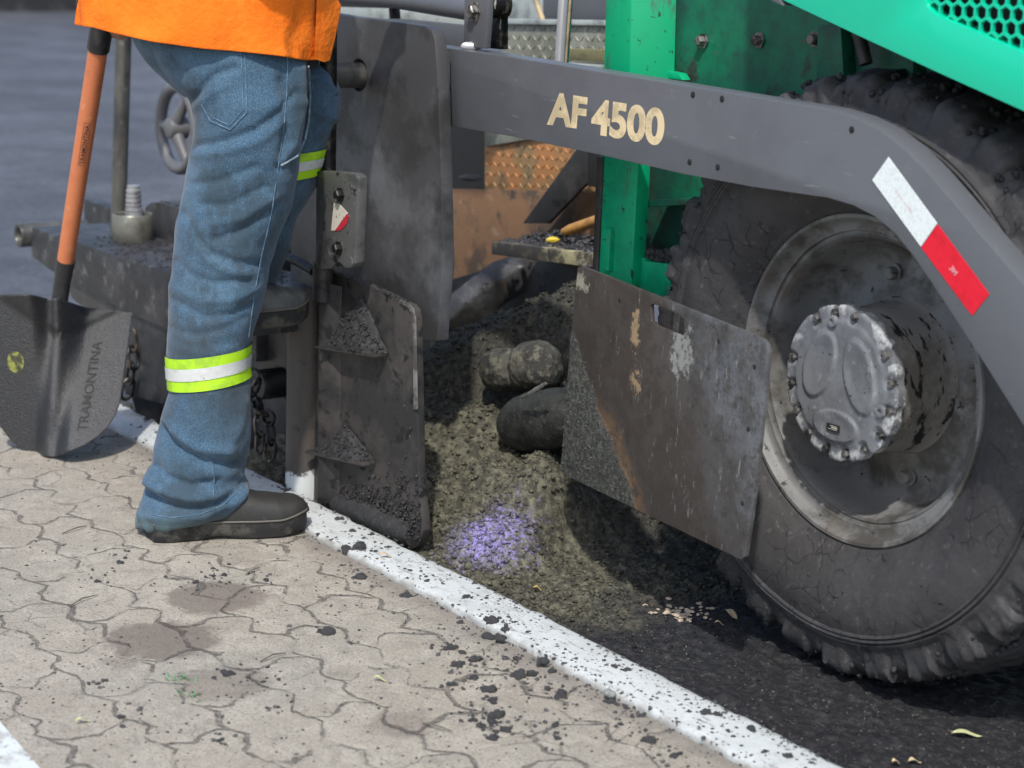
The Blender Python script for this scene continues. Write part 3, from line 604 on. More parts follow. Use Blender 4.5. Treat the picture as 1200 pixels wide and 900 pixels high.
plate('back_wall', pix(WY, [(98, 233), (132, 246), (132, 300), (98, 288)]), (0, .05, 0), mBeam, PV, bev=.006)
plate('back_wall', pix(WY-.04, [(168, 250), (170, 242), (177, 237), (186, 237), (300, 270), (300, 345), (168, 305)]), (0, .10, 0), mBeam, PV, bev=.006)
cv, cf = [], []
bz = PY(130, 296, SY).z
for _ in range(900):
    s = random.random(); x = lerp(75, 300, s); P = PY(x, lerp(279, 353, s), SY); y_ = P.y+random.random()**.8*.24; p = V((P.x-(y_-P.y)*.0, y_, P.z+.001))
    if random.random() < .35+.65*sm(120, 215, x): stone_into(cv, cf, p, random.uniform(.002, .006), .8)
for _ in range(200):
    s = random.random(); p = PY(lerp(188, 300, s), lerp(236, 268, s), WY-.03+random.random()*.07); stone_into(cv, cf, p, random.uniform(.003, .007), .8)
build('spilled_asphalt', cv, cf, mCake, PV, angle=None)
# pole standing in a collar
CY = 2.10
tube('upright_pole', [PY(148, -80, CY), PY(145, 40, CY), PY(138, 286, CY)], .0205, mPoleGrey, PV, 20)
cc_ = PY(156, 291, CY)
mCollar = mat('grey_olive_collar', (.17, .17, .145), .4, .35, [((.10, .10, .085), 12, .45, .7), ((.26, .26, .23), 30, .6, .75)], [(60, .3, .002)])
lathe('pole_collar', [(.0, .014), (.05, .014), (.053, .02), (.053, .088), (.050, .092), (.046, .088), (.046, .05), (0, .05)], cc_, (0, 0, 1), mCollar, PV, 40)
lathe('collar_base', [(0, .0), (.055, .0), (.057, .006), (.057, .022), (.053, .026), (0, .026)], cc_-Z_*.014, (0, 0, 1), mHole, PV, 40)
sv_ = PY(157, 262, CY+.015)
pr = [(0, .0), (.026, 0)]
for i in range(7): z = .012*i+.01; pr += [(.024-.0008*i, z), (.024-.0008*i, z+.0075), (.020-.0006*i, z+.009), (.020-.0006*i, z+.0105)]
pr += [(.017, .1), (0, .102)]
mRib = mat('ribbed_grey_sleeve', (.33, .34, .35), .4, .3, [((.2, .2, .21), 20, .5, .7)])
lathe('ribbed_screw', pr, sv_, (0, 0, 1), mRib, PV, 32)
# handwheel
HC = PY(209, 150, 2.30); hw = empty('handwheel', (0, 0, 0), PV)
ring = [HC+(X_*math.cos(a)+Z_*math.sin(a))*.110 for a in [2*math.pi*i/48 for i in range(49)]]
mHW = mat('grey_cast_wheel', (.15, .152, .16), .45, .2, [((.14, .14, .145), 14, .45, .7), ((.09, .08, .07), 7, .6, .75)], [(60, .3, .002)])
v, f = tube_vf(ring, .0165, 16, False); build('wheel_ring', v, f, mHW, hw)
for a in (math.pi*1.0, math.pi*1.68, math.pi*.32):
    e = HC+(X_*math.cos(a)+Z_*math.sin(a))*.105; tube('spoke', [HC-Y_*.012, HC.lerp(e, .5)-Y_*.006, e], [.021, .015, .012], mHW, hw, 12)
lathe('wheel_hub', [(0, -.035), (.018, -.035), (.027, -.03), (.03, -.02), (.03, .02), (.012, .03), (.012, .22)], HC, (0, 1, 0), mHW, hw, 28)
tube('spindle_bracket', [HC+Y_*.2-Z_*.45, HC+Y_*.2+Z_*.06], .03, mBeam, PV, 16)
# --- rear details above the arm
tube('hydraulic_cylinder', [PY(330, -14, 2.32), PY(470, 0, 2.32), PY(566, 15, 2.32)], .021, mArm, PV, 24)
tube('cylinder_bracket', [PY(462, 8, 2.34), PY(464, 40, 2.34)], .013, mBlackSteel, PV, 12)
plate('rail_plate', pix(2.30, [(440, 22), (470, 22), (556, 31), (556, 60), (440, 50)]), (0, .02, 0), mArm, PV)
plate('pale_ground_strip', pix(2.62, [(395, 5), (560, 20), (560, 34), (395, 20)]), (0, .05, 0), mPale, PV)  # pale strip added in place of the bright ground behind
plate('handrail', pix(2.55, [(395, -2), (450, 0), (548, 8), (548, 13), (395, 8)]), (0, .02, 0), mBlackSteel, PV)
cl = plate('clevis', pix(2.14, [(544, -8), (572, -8), (571, 20), (568, 57), (543, 55)]), (0, .014, 0), mArm, PV)
bolt('bolt', PY(556, 14, 2.139), (0, -1, 0), .014, .014, mBolt, cl)
lathe('rod_eye', [(0, -.012), (.022, -.012), (.025, -.006), (.025, .03), (0, .03)], PY(577, 6, 2.17), (0, 1, 0), mPole, PV, 28)
plate('rod_lug', pix(2.19, [(568, 10), (586, 10), (586, 58), (567, 56)]), (0, .02, 0), mPole, PV)
v, f = ico_vf(PY(552, 54, 2.14), .016, (1.4, .5, .55), .2); build('weld_patch', v, f, mChrome, cl)
def tread(name, Y, quad, m, nx, ny, sz, parent):
    TL, TR, BR, BL = pix(Y, quad); bms = [plate_bm([TL, TR, BR, BL], Y_*.012, bev=.001)]; vs_, fs = [], []
    ex = (TR-TL).normalized(); ez = (TL-BL).normalized()
    for j in range(ny):
        for i in range(nx):
            for k in (0, 1):
                s, t = (i+.25+.5*k)/nx, (j+.25+.5*((k+j) % 2)*.0+.25)/ny
                c = (BL*(1-s)+BR*s)*(1-t)+(TL*(1-s)+TR*s)*t; a = .78 if (k+j) % 2 else -.78
                d_ = ex*math.cos(a)+ez*math.sin(a); e_ = ez*math.cos(a)-ex*math.sin(a); o = len(vs_)
                for (q, r) in ((-1, 0), (-.5, .28), (.5, .28), (1, 0), (.5, -.28), (-.5, -.28)): vs_.append(c+d_*q*sz+e_*r*sz-Y_*.0002)
                for (q, r) in ((-.7, 0), (0, .1), (.7, 0), (0, -.1)): vs_.append(c+d_*q*sz+e_*r*sz-Y_*.0022)
                fs += [(o, o+1, o+7, o+6), (o+1, o+2, o+7), (o+2, o+3, o+8, o+7), (o+3, o+4, o+9, o+8), (o+4, o+5, o+9), (o+5, o, o+6, o+9), (o+6, o+7, o+8, o+9)]
    bms.append(bm_vf(vs_, fs)); return frombm(name, join(bms), m, parent)
tread('tread_plate', 2.80, [(588, 27), (712, 29), (712, 96), (588, 94)], mTreadGrey, 10, 6, .0085, PV)
plate('deck_lip', pix(2.79, [(588, 22), (712, 24), (712, 30), (588, 28)]), (0, .06, 0), mPale, PV, bev=.002)
plate('pale_housing', pix(2.9, [(575, -40), (640, -40), (640, 26), (575, 25)]), (0, .2, 0), mPale, PV)
plate('dark_housing', pix(2.88, [(636, -40), (716, -40), (716, 26), (636, 26)]), (0, .2, 0), mArm, PV)
tube('hose', [PY(622, -30, 2.8), PY(626, -5, 2.8), PY(632, 12, 2.8), PY(636, 24, 2.8)], .007, mRubberHose, PV, 12)
tube('chrome_rod', [PY(664, -60, 2.45), PY(660, 0, 2.45), PY(654, 90, 2.45)], .010, mChrome, PV, 20)
tube('thin_pipe', [PY(672, -60, 2.47), PY(668, 0, 2.47), PY(661, 90, 2.47)], .0035, mRubberHose, PV, 10)
plate('green_strip', pix(2.47, [(665, -20), (668, -20), (661, 90), (658, 90)]), (0, .01, 0), mGreenDark, PV, bev=0)
plate('olive_bar', pix(2.74, [(664, 57), (708, 58), (708, 72), (662, 71)]), (0, .04, 0), mOlive, PV)
plate('pale_bar', pix(2.74, [(664, 73), (708, 76), (708, 81), (664, 79)]), (0, .04, 0), mPale, PV)
# --- rusty space below the arm
tread('rusty_tread_plate', 2.80, [(568, 148), (694, 165), (694, 224), (568, 222)], mTread, 12, 6, .0078, PV)
plate('grey_tread_edge', pix(2.79, [(568, 120), (640, 130), (640, 160), (568, 172)]), (0, .008, 0), mTreadGrey, PV)
plate('rust_panel', pix(2.79, [(500, 221), (712, 225), (712, 320), (655, 322), (560, 330), (500, 360)]), (0, .02, 0), mRust, PV)
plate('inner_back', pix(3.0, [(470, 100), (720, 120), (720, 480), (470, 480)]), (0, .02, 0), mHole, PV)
plate('recess_sill', [PY(522, 222, 2.80), PY(569, 224, 2.80), PY(569, 224, 2.80)+Y_*.15, PY(522, 222, 2.80)+Y_*.15], (0, 0, -.01), mEnd, PV)
v, f = ico_vf(PY(552, 208, 2.86), .035, (1.1, .8, .22), .35); build('wood_chip_lump', v, f, mWood, PV)
plate('shadow_stripe_bar', pix(2.73, [(680, 168), (712, 170), (706, 195), (642, 262), (612, 262)]), (0, .012, 0), mEnd, PV)  # dark bar added in place of a shadow stripe across the rust panel
plate('dark_opening', pix(2.72, [(688, 172), (700, 174), (700, 220), (688, 218)]), (0, .012, 0), mHole, PV)  # black sheet that paints the darkness of a small opening
# shelf board with rubbish
SF = 2.52
A, B = PY(576, 283, SF), PY(700, 298, SF)
bd = plate('shelf_board', [A, B, B+Y_*.16, A+Y_*.20+X_*.03], (0, 0, -.030), mWood, PV, bev=.003)
cv, cf = [], []
for _ in range(420):
    s, t = random.random()**1.2, random.random(); p = A.lerp(B, s)+Y_*(.02+.15*t); hgt = .018*sm(.25, .6, t)*(1-.4*s)
    stone_into(cv, cf, (p.x, p.y, p.z+random.random()*hgt), random.uniform(.003, .009), .7)
build('rubble', cv, cf, mBeam, bd, angle=None)
# slanted chute and lower brown panel
plate('slanted_chute', [PY(490, 372, 2.50), PY(520, 350, 2.52), PY(575, 307, 2.60), PY(608, 296, 2.66), PY(612, 312, 2.64), PY(560, 345, 2.56), PY(515, 385, 2.50)], (.02, .06, -.03), mPlate, PV, bev=.006)
plate('brown_panel', pix(2.66, [(520, 330), (600, 306), (700, 306), (700, 400), (500, 420)]), (0, .02, 0), mEnd, PV)
# auger flights sticking out of the heap
def capsule(name, a, c, rad, m, amp=.004, sq=.9):
    n = 26; P = []; R = []
    for i in range(n+1):
        t = i/n; e = math.sqrt(max(.0004, 1-abs(2*t-1)**3.2)); P.append(a.lerp(c, t)); R.append(rad*e)
    v, f = tube_vf(P, R, 36); mid_ = a.lerp(c, .5)
    v = [q+(q-mid_).normalized()*(amp*2*noise.noise(q*16)+amp*noise.noise(q*60)+amp*.6*noise.noise(q*150)) for q in v]
    return build(name, v, f, m, PV, angle=None)
mDusty = mat('dusty_caked_mix', (.062, .060, .048), .75, 0, [((.030, .029, .026), 14, .45, .6), ((.12, .117, .088), 60, .54, .66)], [(60, .8, .006), (200, .6, .003)])
capsule('caked_auger_flight', PY(575, 440, 2.30), PY(613, 428, 2.30), .046, mDusty)
capsule('caked_auger_flight', PY(602, 436, 2.30), PY(650, 424, 2.33), .050, mDusty)
capsule('auger_flight', PY(592, 500, 2.24), PY(690, 484, 2.25), .060, mFlight, .002)
tube('flight_edge', [PY(612, 466, 2.17), PY(628, 457, 2.16), PY(640, 449, 2.16)], [.003, .0055, .003], mWear, PV, 8)
tube('auger_shaft', [PY(634, 478, 2.27), PY(634, 478, 2.27)+V((0, .7, 0))], .035, mBlackSteel, PV, 20)

# --- green chassis
pn = plate('chassis_panel', pix(2.36, [(720, -60), (1120, -60), (1120, 260), (860, 330), (720, 330)]), (0, .02, 0), mGreenDark, PV)
for px, py in ((824, 48), (890, 47), (956, 46)): bolt('bolt', PY(px, py, 2.358), (0, -1, 0), .010, .014, mBolt, pn)
box('chassis_body', (-1.9, 3.0, .75), (1.6, .95, 1.1), mGreenDark, PV, bev=.02)
pa_ = plate('corner_post', pix(2.27, [(712, -60), (741, -60), (737, 120), (706, 120)]), (0, .02, 0), mGreen, PV)
plate('post_flange', [PY(741, -60, 2.27), PY(737, 120, 2.27), PY(737, 120, 2.27)+V((.045, .07, 0)), PY(741, -60, 2.27)+V((.045, .07, 0))], (-.01, .01, 0), mGreen, PV)
plate('corner_post', pix(2.25, [(705, 180), (748, 187), (740, 336), (696, 322)]), (0, .03, 0), mGreen, PV)
plate('post_rib', pix(2.24, [(707, 268), (715, 269), (713, 318), (705, 316)]), (0, .012, 0), mGreen, PV, bev=.002)
plate('post_edge', pix(2.245, [(699, 183), (706, 184), (700, 320), (694, 318)]), (0, .03, 0), mPlate, PV, bev=.002)
plate('chassis_ledge', [PY(746, 236, 2.28), PY(812, 232, 2.28), PY(812, 232, 2.28)+Y_*.09, PY(746, 236, 2.28)+Y_*.09], (0, 0, -.012), mGreenDark, PV)
plate('chassis_bracket', pix(2.27, [(742, 302), (756, 303), (755, 306), (800, 312), (800, 360), (742, 345)]), (0, .06, 0), mGreen, PV)
bms = []
cv, cf = [], []
for _ in range(260):
    p = PY(random.uniform(745, 800), 296+random.uniform(-3, 6), 2.28+random.random()*.06); stone_into(cv, cf, p-Z_*random.random()*.01, random.uniform(.004, .011), .8)
build('caked_asphalt', cv, cf, mCake, PV, angle=None)
plate('bracket_tab', pix(2.33, [(768, 80), (795, 86), (800, 94), (768, 90)]), (0, .02, 0), mGreen, PV, bev=.002)
plate('chassis_stiffener', pix(2.33, [(958, 30), (985, 30), (990, 120), (955, 120)]), (0, .03, 0), mGreenDark, PV)
plate('chassis_stiffener', pix(2.33, [(1030, 30), (1070, 45), (1070, 110), (1030, 110)]), (0, .03, 0), mGreenDark, PV)
tube('brake_hose', [PY(1000, 20, 2.30), PY(1008, 45, 2.30), PY(1015, 75, 2.30)], .011, mEnd, PV, 12)

# --- hood with honeycomb grille
HY = 2.15
def hp(x, y): return PY(x, y, HY)
gr_o = [(1085, -60), (1085, 2), (1087, 8), (1092, 13), (1100, 18), (1160, 44), (1215, 68), (1260, 86), (1260, -60)]
hood = plate('hood', [hp(885, -70), hp(903, -6), hp(916, 0), hp(1020, 49), hp(1100, 86), hp(1200, 131), hp(1420, 228), hp(1420, -760), hp(890, -760)], (0, .028, 0), mHood, PV, [[hp(*q) for q in gr_o]], bev=.003)  # hood carried up tall, out of view, so it shades the chassis panel
hb = [hp(905, 2)+Y_*.03, hp(1420, 226)+Y_*.03, hp(1420, -70)+Y_*.03, hp(885, -70)+Y_*.03]
plate('hood_inner', [q+Y_*.05 for q in [hp(930, -10), hp(1420, 205), hp(1420, -740), hp(920, -740)]], (0, .5, 0), mHole, hood, bev=.003)
plate('hood_trim', [hp(880, -30)-Y_*.002, hp(902, 0)-Y_*.002, hp(918, 7)-Y_*.002, hp(912, -6)-Y_*.002, hp(896, -30)-Y_*.002], (0, .03, 0), mArm, PV)
O = hp(1085, -5); ux = X_; uz = Z_; pitch_ = .0225; rh = pitch_/math.sqrt(3); wbar = .0022
poly = [(hp(*q)-O) for q in gr_o]; poly2 = [(p.x, p.z) for p in poly]
def inside(x, z):
    c = False; n = len(poly2)
    for i in range(n):
        (xa, za), (xb, zb) = poly2[i], poly2[(i+1) % n]
        if (za > z) != (zb > z) and x < (xb-xa)*(z-za)/(zb-za)+xa: c = not c
    return c
gv, gf = [], []
for r_ in range(-14, 14):
    for c_ in range(-2, 22):
        cx = (c_+.5*(r_ % 2))*pitch_; cz = r_*rh*1.5
        ins = [inside(cx+rh*math.sin(a), cz+rh*math.cos(a)) for a in [i*math.pi/3 for i in range(6)]]
        if not inside(cx, cz) and not any(ins): continue
        o = len(gv); full = all(ins)
        for dy in (.006, .012):
            for rr in (rh*1.0, rh-wbar/.866*.85):
                for i in range(6):
                    a = i*math.pi/3; gv.append(O+ux*(cx+rr*math.sin(a))+uz*(cz+rr*math.cos(a))+Y_*dy)
        for i in range(6):
            j = (i+1) % 6
            gf.append((o+i, o+j, o+6+j, o+6+i)); gf.append((o+6+i, o+6+j, o+18+j, o+18+i))
build('honeycomb_grille', gv, gf, mHood, hood, smooth=False)

# --- wheel
WX, WY_, WZ = -2.221, 2.244, .465; WC = V((WX, WY_, WZ)); AX = V((0, 1, 0))
wh = empty('drive_wheel', (0, 0, 0), PV)
NL = 30
def tyre_fn(i, pr, ph):
    r, a = pr[0], pr[1]; lw = pr[2] if len(pr) > 2 else 0
    q = V((math.cos(ph)*r, a, math.sin(ph)*r))
    if lw:
        x = (ph*NL/(2*math.pi)+(a*4 if a > 0 else 0)) % 1.0
        lug = sm(.0, .05, x)*(1-sm(.58, .64, x))
        wear = .65+.5*noise.noise(V((math.floor(ph*NL/(2*math.pi))*1.7, 0, 4)))
        r += lw*.018*lug*wear; a -= (lw*.007*lug if a < .03 else 0)
        r += lw*(.005*noise.noise(q*11)+.005*noise.noise(q*34)+.006*noise.noise(q*80)+.003*noise.noise(q*170))+lw*.004; a += lw*(.007*noise.noise(q*33+V((5, 5, 5)))+.004*noise.noise(q*90))
    else: a += .0016*noise.noise(q*9)+.0008*noise.noise(q*40)
    return r, a
prof = [(.262, .01), (.270, -.002), (.276, -.010), (.281, -.012), (.288, -.018), (.300, -.028), (.318, -.037), (.335, -.043), (.352, -.0465), (.368, -.048), (.384, -.0475), (.398, -.0455), (.408, -.043), (.410, -.046), (.413, -.0465), (.4155, -.0425), (.4175, -.0455), (.4205, -.0455), (.423, -.040), (.425, -.043), (.428, -.0425), (.431, -.037, .1), (.438, -.034, .3), (.446, -.031, .6), (.454, -.028, .85), (.462, -.024, 1), (.468, -.018, 1), (.472, -.008, 1), (.474, .006, 1), (.476, .022, 1), (.477, .04, 1), (.478, .065, 1), (.479, .09, 1), (.479, .12, 1), (.479, .15, 1), (.477, .19, 1), (.472, .225, 1), (.455, .25, .6), (.42, .268), (.36, .27), (.28, .24)]
lathe('tyre', prof, WC, AX, mRubber, wh, 640, tyre_fn, angle=60)
rp = [(.262, .03), (.2715, .012), (.2735, .004), (.2735, -.006), (.2705, -.011), (.265, -.011), (.261, -.006), (.2585, .004), (.254, .008), (.247, .010), (.2435, .010), (.2425, .016), (.237, .018), (.2345, .016), (.232, .020), (.229, .026), (.226, .045), (.219, .070), (.210, .088), (.198, .097), (.184, .099), (.166, .096), (.150, .090), (.128, .088)]
lathe('rim', rp, WC, AX, mRim, wh, 128, angle=50)
lathe('hub_drum', [(.119, -.036), (.1195, .02), (.121, .05), (.124, .075), (.130, .088), (.138, .094)], WC, AX, mDrum, wh, 96)
for a in (100, 12, -78, 192): bolt('wheel_nut', WC+V((math.cos(math.radians(a))*.168, .094, math.sin(math.radians(a))*.168)), -AX, .011, .016, mRim, wh, False)
NS = 16
def hubh(x, z):
    def el(cx, cz, rx, rz, rot):
        c, s = math.cos(rot), math.sin(rot); u, v_ = (x-cx)*c+(z-cz)*s, -(x-cx)*s+(z-cz)*c; return math.hypot(u/rx, v_/rz)
    d1 = min(el(-.045, .024, .034, .060, -.35), el(.046, .020, .034, .062, .35), el(0, -.070, .052, .026, 0))
    return .0048*sm(1.05, .90, d1)-.0016*sm(.90, .4, d1)
hv, hf = [], []; nr, na = 44, 256
for i in range(nr+1):
    for j in range(na):
        ph = 2*math.pi*j/na; rr = i/nr
        sc0 = (ph*NS/(2*math.pi)) % 1; notch = math.exp(-((sc0-.5)/.20)**4)*(1 if (int(ph*NS/(2*math.pi)) not in (2, 6)) else .0)
        rmax = .1275-.0045*notch
        r = rmax*rr; x, z = math.cos(ph)*r, math.sin(ph)*r
        dep = .0055*math.exp(-((sc0-.5)/.19)**4)*sm(.099, .106, r)*(notch > .01)+.003*sm(.1235, .1275, r)
        y = -.044-hubh(x, z)+dep-.002*sm(.108, .10, r)
        hv.append(WC+V((x, y, z)))
for i in range(nr):
    for j in range(na): hf.append((i*na+j, i*na+(j+1) % na, (i+1)*na+(j+1) % na, (i+1)*na+j))
o = len(hv)
for j in range(na): p = hv[nr*na+j]; hv.append(V((p.x, WC.y-.024, p.z)))
for j in range(na): hf.append((nr*na+j, nr*na+(j+1) % na, o+(j+1) % na, o+j))
hubo = build('hub_cover', hv, hf, mHub, wh, angle=42)
for i in range(NS):
    if i in (2, 6): continue
    a = (i+.5)/NS*2*math.pi; bolt('hub_bolt', WC+V((math.cos(a)*.1145, -.037, math.sin(a)*.1145)), -AX, .0068, .0105, mBolt, wh)
for a in (102, -14):
    q = WC+V((math.cos(math.radians(a))*.101, -.046, math.sin(math.radians(a))*.101)); lathe('filler_plug', [(0, -.001), (.004, -.001), (.0045, -.005), (.009, -.005), (.010, -.003), (.010, .002)], q, AX, mHub, wh, 24)
cv, cf = [], []
q = WC+V((0, -.0518, -.072)); npl = box('name_plate', q, (.029, .002, .0115), mHole, wh, bev=.0004)
v = []
for (dx, dz, ww, hh) in ((.002, .0028, .016, .0008), (.004, .0003, .014, .0016), (.0, -.0026, .020, .0008)):
    cv.append((q.x+dx-ww/2, q.y-.0013, q.z+dz-hh/2)); cv.append((q.x+dx+ww/2, q.y-.0013, q.z+dz-hh/2)); cv.append((q.x+dx+ww/2, q.y-.0013, q.z+dz+hh/2)); cv.append((q.x+dx-ww/2, q.y-.0013, q.z+dz+hh/2)); k = len(cv)-4; cf.append((k, k+1, k+2, k+3))
build('plate_print', cv, cf, mStickerOld, wh, smooth=False)
# bare scuffs round the cover edge
# caked asphalt on the tread
cv, cf = [], []
for _ in range(2600):
    a = random.uniform(0, 6.283); yy = random.uniform(-.03, .2); r = .484+random.uniform(-.016, .008)-(.02 if yy < -.015 else 0)
    stone_into(cv, cf, WC+V((math.cos(a)*r, yy, math.sin(a)*r)), random.uniform(.003, .008), 1)
build('caked_asphalt', cv, cf, mCake, wh, angle=None)

# --- side gate plate hanging in front of the tyre
gA, gB = V((-2.862, 2.150, 0)), V((-2.228, 2.052, 0))   # left / right foot line
gn = (gB-gA).normalized(); gnorm = V((gn.y, -gn.x, 0))
if gnorm.dot(CP-gA) < 0: gnorm = -gnorm
def GT(x, y): d = ray(x, y); t = (gA-CP).dot(gnorm)/d.dot(gnorm); return CP+d*t
go = [(677, 313), (682, 312), (885, 393), (893, 397), (898, 403), (900, 413), (886, 560), (873, 652), (868, 656), (660, 556), (657, 548), (662, 480), (668, 400)]
sl_ = [(762, 358), (765, 356), (795, 368), (801, 374), (803, 388), (800, 394), (770, 382), (763, 376)]
gate = plate('side_gate', [GT(*q) for q in go], -gnorm*.008, mGate, PV, [[GT(*q) for q in sl_]], bev=.0015)
me = gate.data; uvl = me.uv_layers.new(name='UVMap'); ro = rootpos(PV)
tl, tr, bl = GT(677, 313), GT(900, 400), GT(657, 552)
for lp in me.loops:
    q = me.vertices[lp.vertex_index].co+ro; dq = q-bl; uvl.data[lp.index].uv = (dq.dot(gn)/(tr-tl).length, dq.z/(tl.z-bl.z))
for px, py in ((726, 352), (877, 503), (884, 430), (870, 590), (842, 400)): bolt('pit_hole', GT(px, py)+gnorm*.0002, gnorm, .0028, .0008, mHole, gate, False)
cv, cf = [], []
for _ in range(420):
    s, t = random.random(), random.random(); u = s*.46; v_ = t*.68
    if u+.6*v_ > .45+random.gauss(0, .02): continue
    p = bl+gn*(u*(tr-tl).length)+Z_*(v_*(tl.z-bl.z))+gnorm*.001; p = p+gn*(.02*v_); stone_into(cv, cf, p, random.uniform(.0008, .0022), .6)
build('caked_asphalt', cv, cf, mat('gate_crust', (.075, .077, .066), .8, 0, [((.14, .14, .12), 90, .5, .7), ((.04, .04, .036), 60, .5, .7)], [(200, .5, .002)]), gate, angle=None)

# ================================================================== SHOVEL
tip = G(60, 538)+Z_*.004
gripP = W(119, 42, .40); neck = W(71, 352, .625)
SH = prop(empty('shovel', (tip.x, tip.y, 0)), 'black round-point shovel with orange handle resting on the pavers at left', 'shovel')
sA = (neck-tip).normalized()
sS = (cr-sA*cr.dot(sA)).normalized(); sN = sS.cross(sA); sN = sN if sN.dot(CP-tip) > 0 else -sN
Ls = (neck-tip).length*.985
hA_ = (gripP-neck).normalized(); hL = (gripP-neck).length
wt = [(0, .004), (.012, .036), (.03, .055), (.07, .083), (.13, .108), (.2, .127), (.28, .139), (.36, .145), (1, .144)]
nu, nv_ = 72, 90; bv, bf = [], []
def blade(u, v):
    wd = table(wt, v)[0]; x = u*wd; h = v*Ls
    ax = .0 ; n = -.35*x*x - .05*abs(x)+.42*math.tanh(x/.03)*(.45-v)*Ls*sm(0, .05, abs(x))                                       # dished, edges away from the camera
    n += .016*math.exp(-((x)/.017)**2)*sm(.10, .35, v)*(1-.1*v)                # frog ridge
    fold = sm(.0, .05, v*Ls-(Ls-.006-.085*max(0, 1-abs(x)/.135)))              # shoulder facet bends back above the diagonal
    d_ = v*Ls-(Ls-.006-.085*max(0, 1-abs(x)/.135))
    if d_ > 0: n += .40*d_*sm(0, .03, d_)
    n += .03*(1-v)**2*0
    return tip+sA*h+sS*x+sN*n
for j in range(nv_+1):
    for i in range(nu+1): bv.append(blade(i/nu*2-1, j/nv_))
for j in range(nv_):
    for i in range(nu): a = j*(nu+1)+i; bf.append((a, a+1, a+nu+2, a+nu+1))
bl_ = build('blade', bv, bf, mBlade, SH, angle=None); md = bl_.modifiers.new('thickness', 'SOLIDIFY'); md.thickness = .0022; md.offset = 0
# embossed word on the blade, follows the surface
v, f, n_ = text_vf('TRAMONTINA', [(0, 1, 0), (1, 1, 0), (1, 0, 0), (0, 0, 0)], 0, .012)
def on_blade(s, t):
    hgt = .055+s*.215; x = .083+.004*s-t*.021; vv = hgt/Ls; return blade(x/table(wt, vv)[0], vv)
ev = [on_blade(q.x, q.y)+sN*.0024 for q in v]
build('embossed_word', ev, f, mat('embossed_black', (.016, .016, .018), .6, 0, [], [], spec=.3), bl_, smooth=False)
sp = [blade(((7-60+4*math.cos(a)*3)*.0018)/.144, .62+.085*math.sin(a)*.8)+sN*.0015 for a in [2*math.pi*i/18 for i in range(18)]]
sp = []
for i in range(20):
    a = 2*math.pi*i/20; sp.append(blade((-.087+.019*math.cos(a))/.144, .60+.065*math.sin(a))+sN*.0016)
bm = bmesh.new(); bm.faces.new([bm.verts.new(p) for p in sp]); frombm('sticker', bm, mSmearY, bl_)
def along(h): return neck+hA_*(h-Ls)+sN*.010
Lt = Ls+hL
hs = Ls+(W(76, 314, .56)-neck).dot(hA_)
pts = [tip+sA*(Ls-.14)+sN*.0, tip+sA*(Ls-.10)+sN*.002, tip+sA*(Ls-.05)+sN*.006, tip+sA*(Ls)+sN*.010, along(Ls+.05), along(hs)]
tube('socket', pts, [.006, .010, .017, .0185, .0185, .0215], mBlade, SH, 24)
mB = mat('black_grip_plastic', (.018, .018, .02), .35, 0, [((.04, .04, .04), 40, .5, .7)], [(300, .2, .001)])
handle = tube('handle', [along(hs-.01), along((hs+Lt)/2), along(Lt-.035)], [.0185, .0195, .0200], mHandle, SH, 28)
tube('grip_socket', [along(Lt-.037), along(Lt-.033), along(Lt+.01), along(Lt+.03)], [.0215, .0235, .0235, .02], mB, SH, 24)
gt = along(Lt+.03)
tube('grip', [gt, gt-sS*.05+hA_*.04, gt-sS*.055+hA_*.09, gt+hA_*.095, gt+sS*.055+hA_*.09, gt+sS*.05+hA_*.04, gt], [.012, .011, .012, .014, .012, .011, .012], mB, SH, 14)
bolt('rivet', along(Lt-.012)+sN*.022, sN, .004, .003, mBolt, SH, False)
# printed name in a box, wrapped on the handle
hS = (cr-hA_*cr.dot(hA_)).normalized(); hN = hS.cross(hA_); hN = hN if hN.dot(CP-tip) > 0 else -hN
def on_handle(hgt, ang, r=.0204): return along(hgt)+(hN*math.cos(ang)+hS*math.sin(ang))*r
hA, hB = Ls+(W(95, 197, .48)-neck).dot(hA_), Ls+(W(104, 146, .45)-neck).dot(hA_)
v, f, n_ = text_vf('TRAMONTINA', [(0, 1, 0), (1, 1, 0), (1, 0, 0), (0, 0, 0)], 0, .012)
tv = [on_handle(lerp(hA+.004, hB-.004, q.x), lerp(.30, -.14, q.y)+.12) for q in v]; tf = list(f)
for (h0, h1, a0, a1) in ((hA, hB, .50, .54), (hA, hB, -.16, -.12), (hA, hA+.0009, -.16, .54), (hB-.0009, hB, -.16, .54)):
    o = len(tv); n1 = 6
    for i in range(n1+1): tv.append(on_handle(h0, lerp(a0, a1, i/n1))); tv.append(on_handle(h1, lerp(a0, a1, i/n1)))
    for i in range(n1): tf.append((o+2*i, o+2*i+1, o+2*i+3, o+2*i+2))
build('printed_name', tv, tf, mPrint, handle, smooth=False)

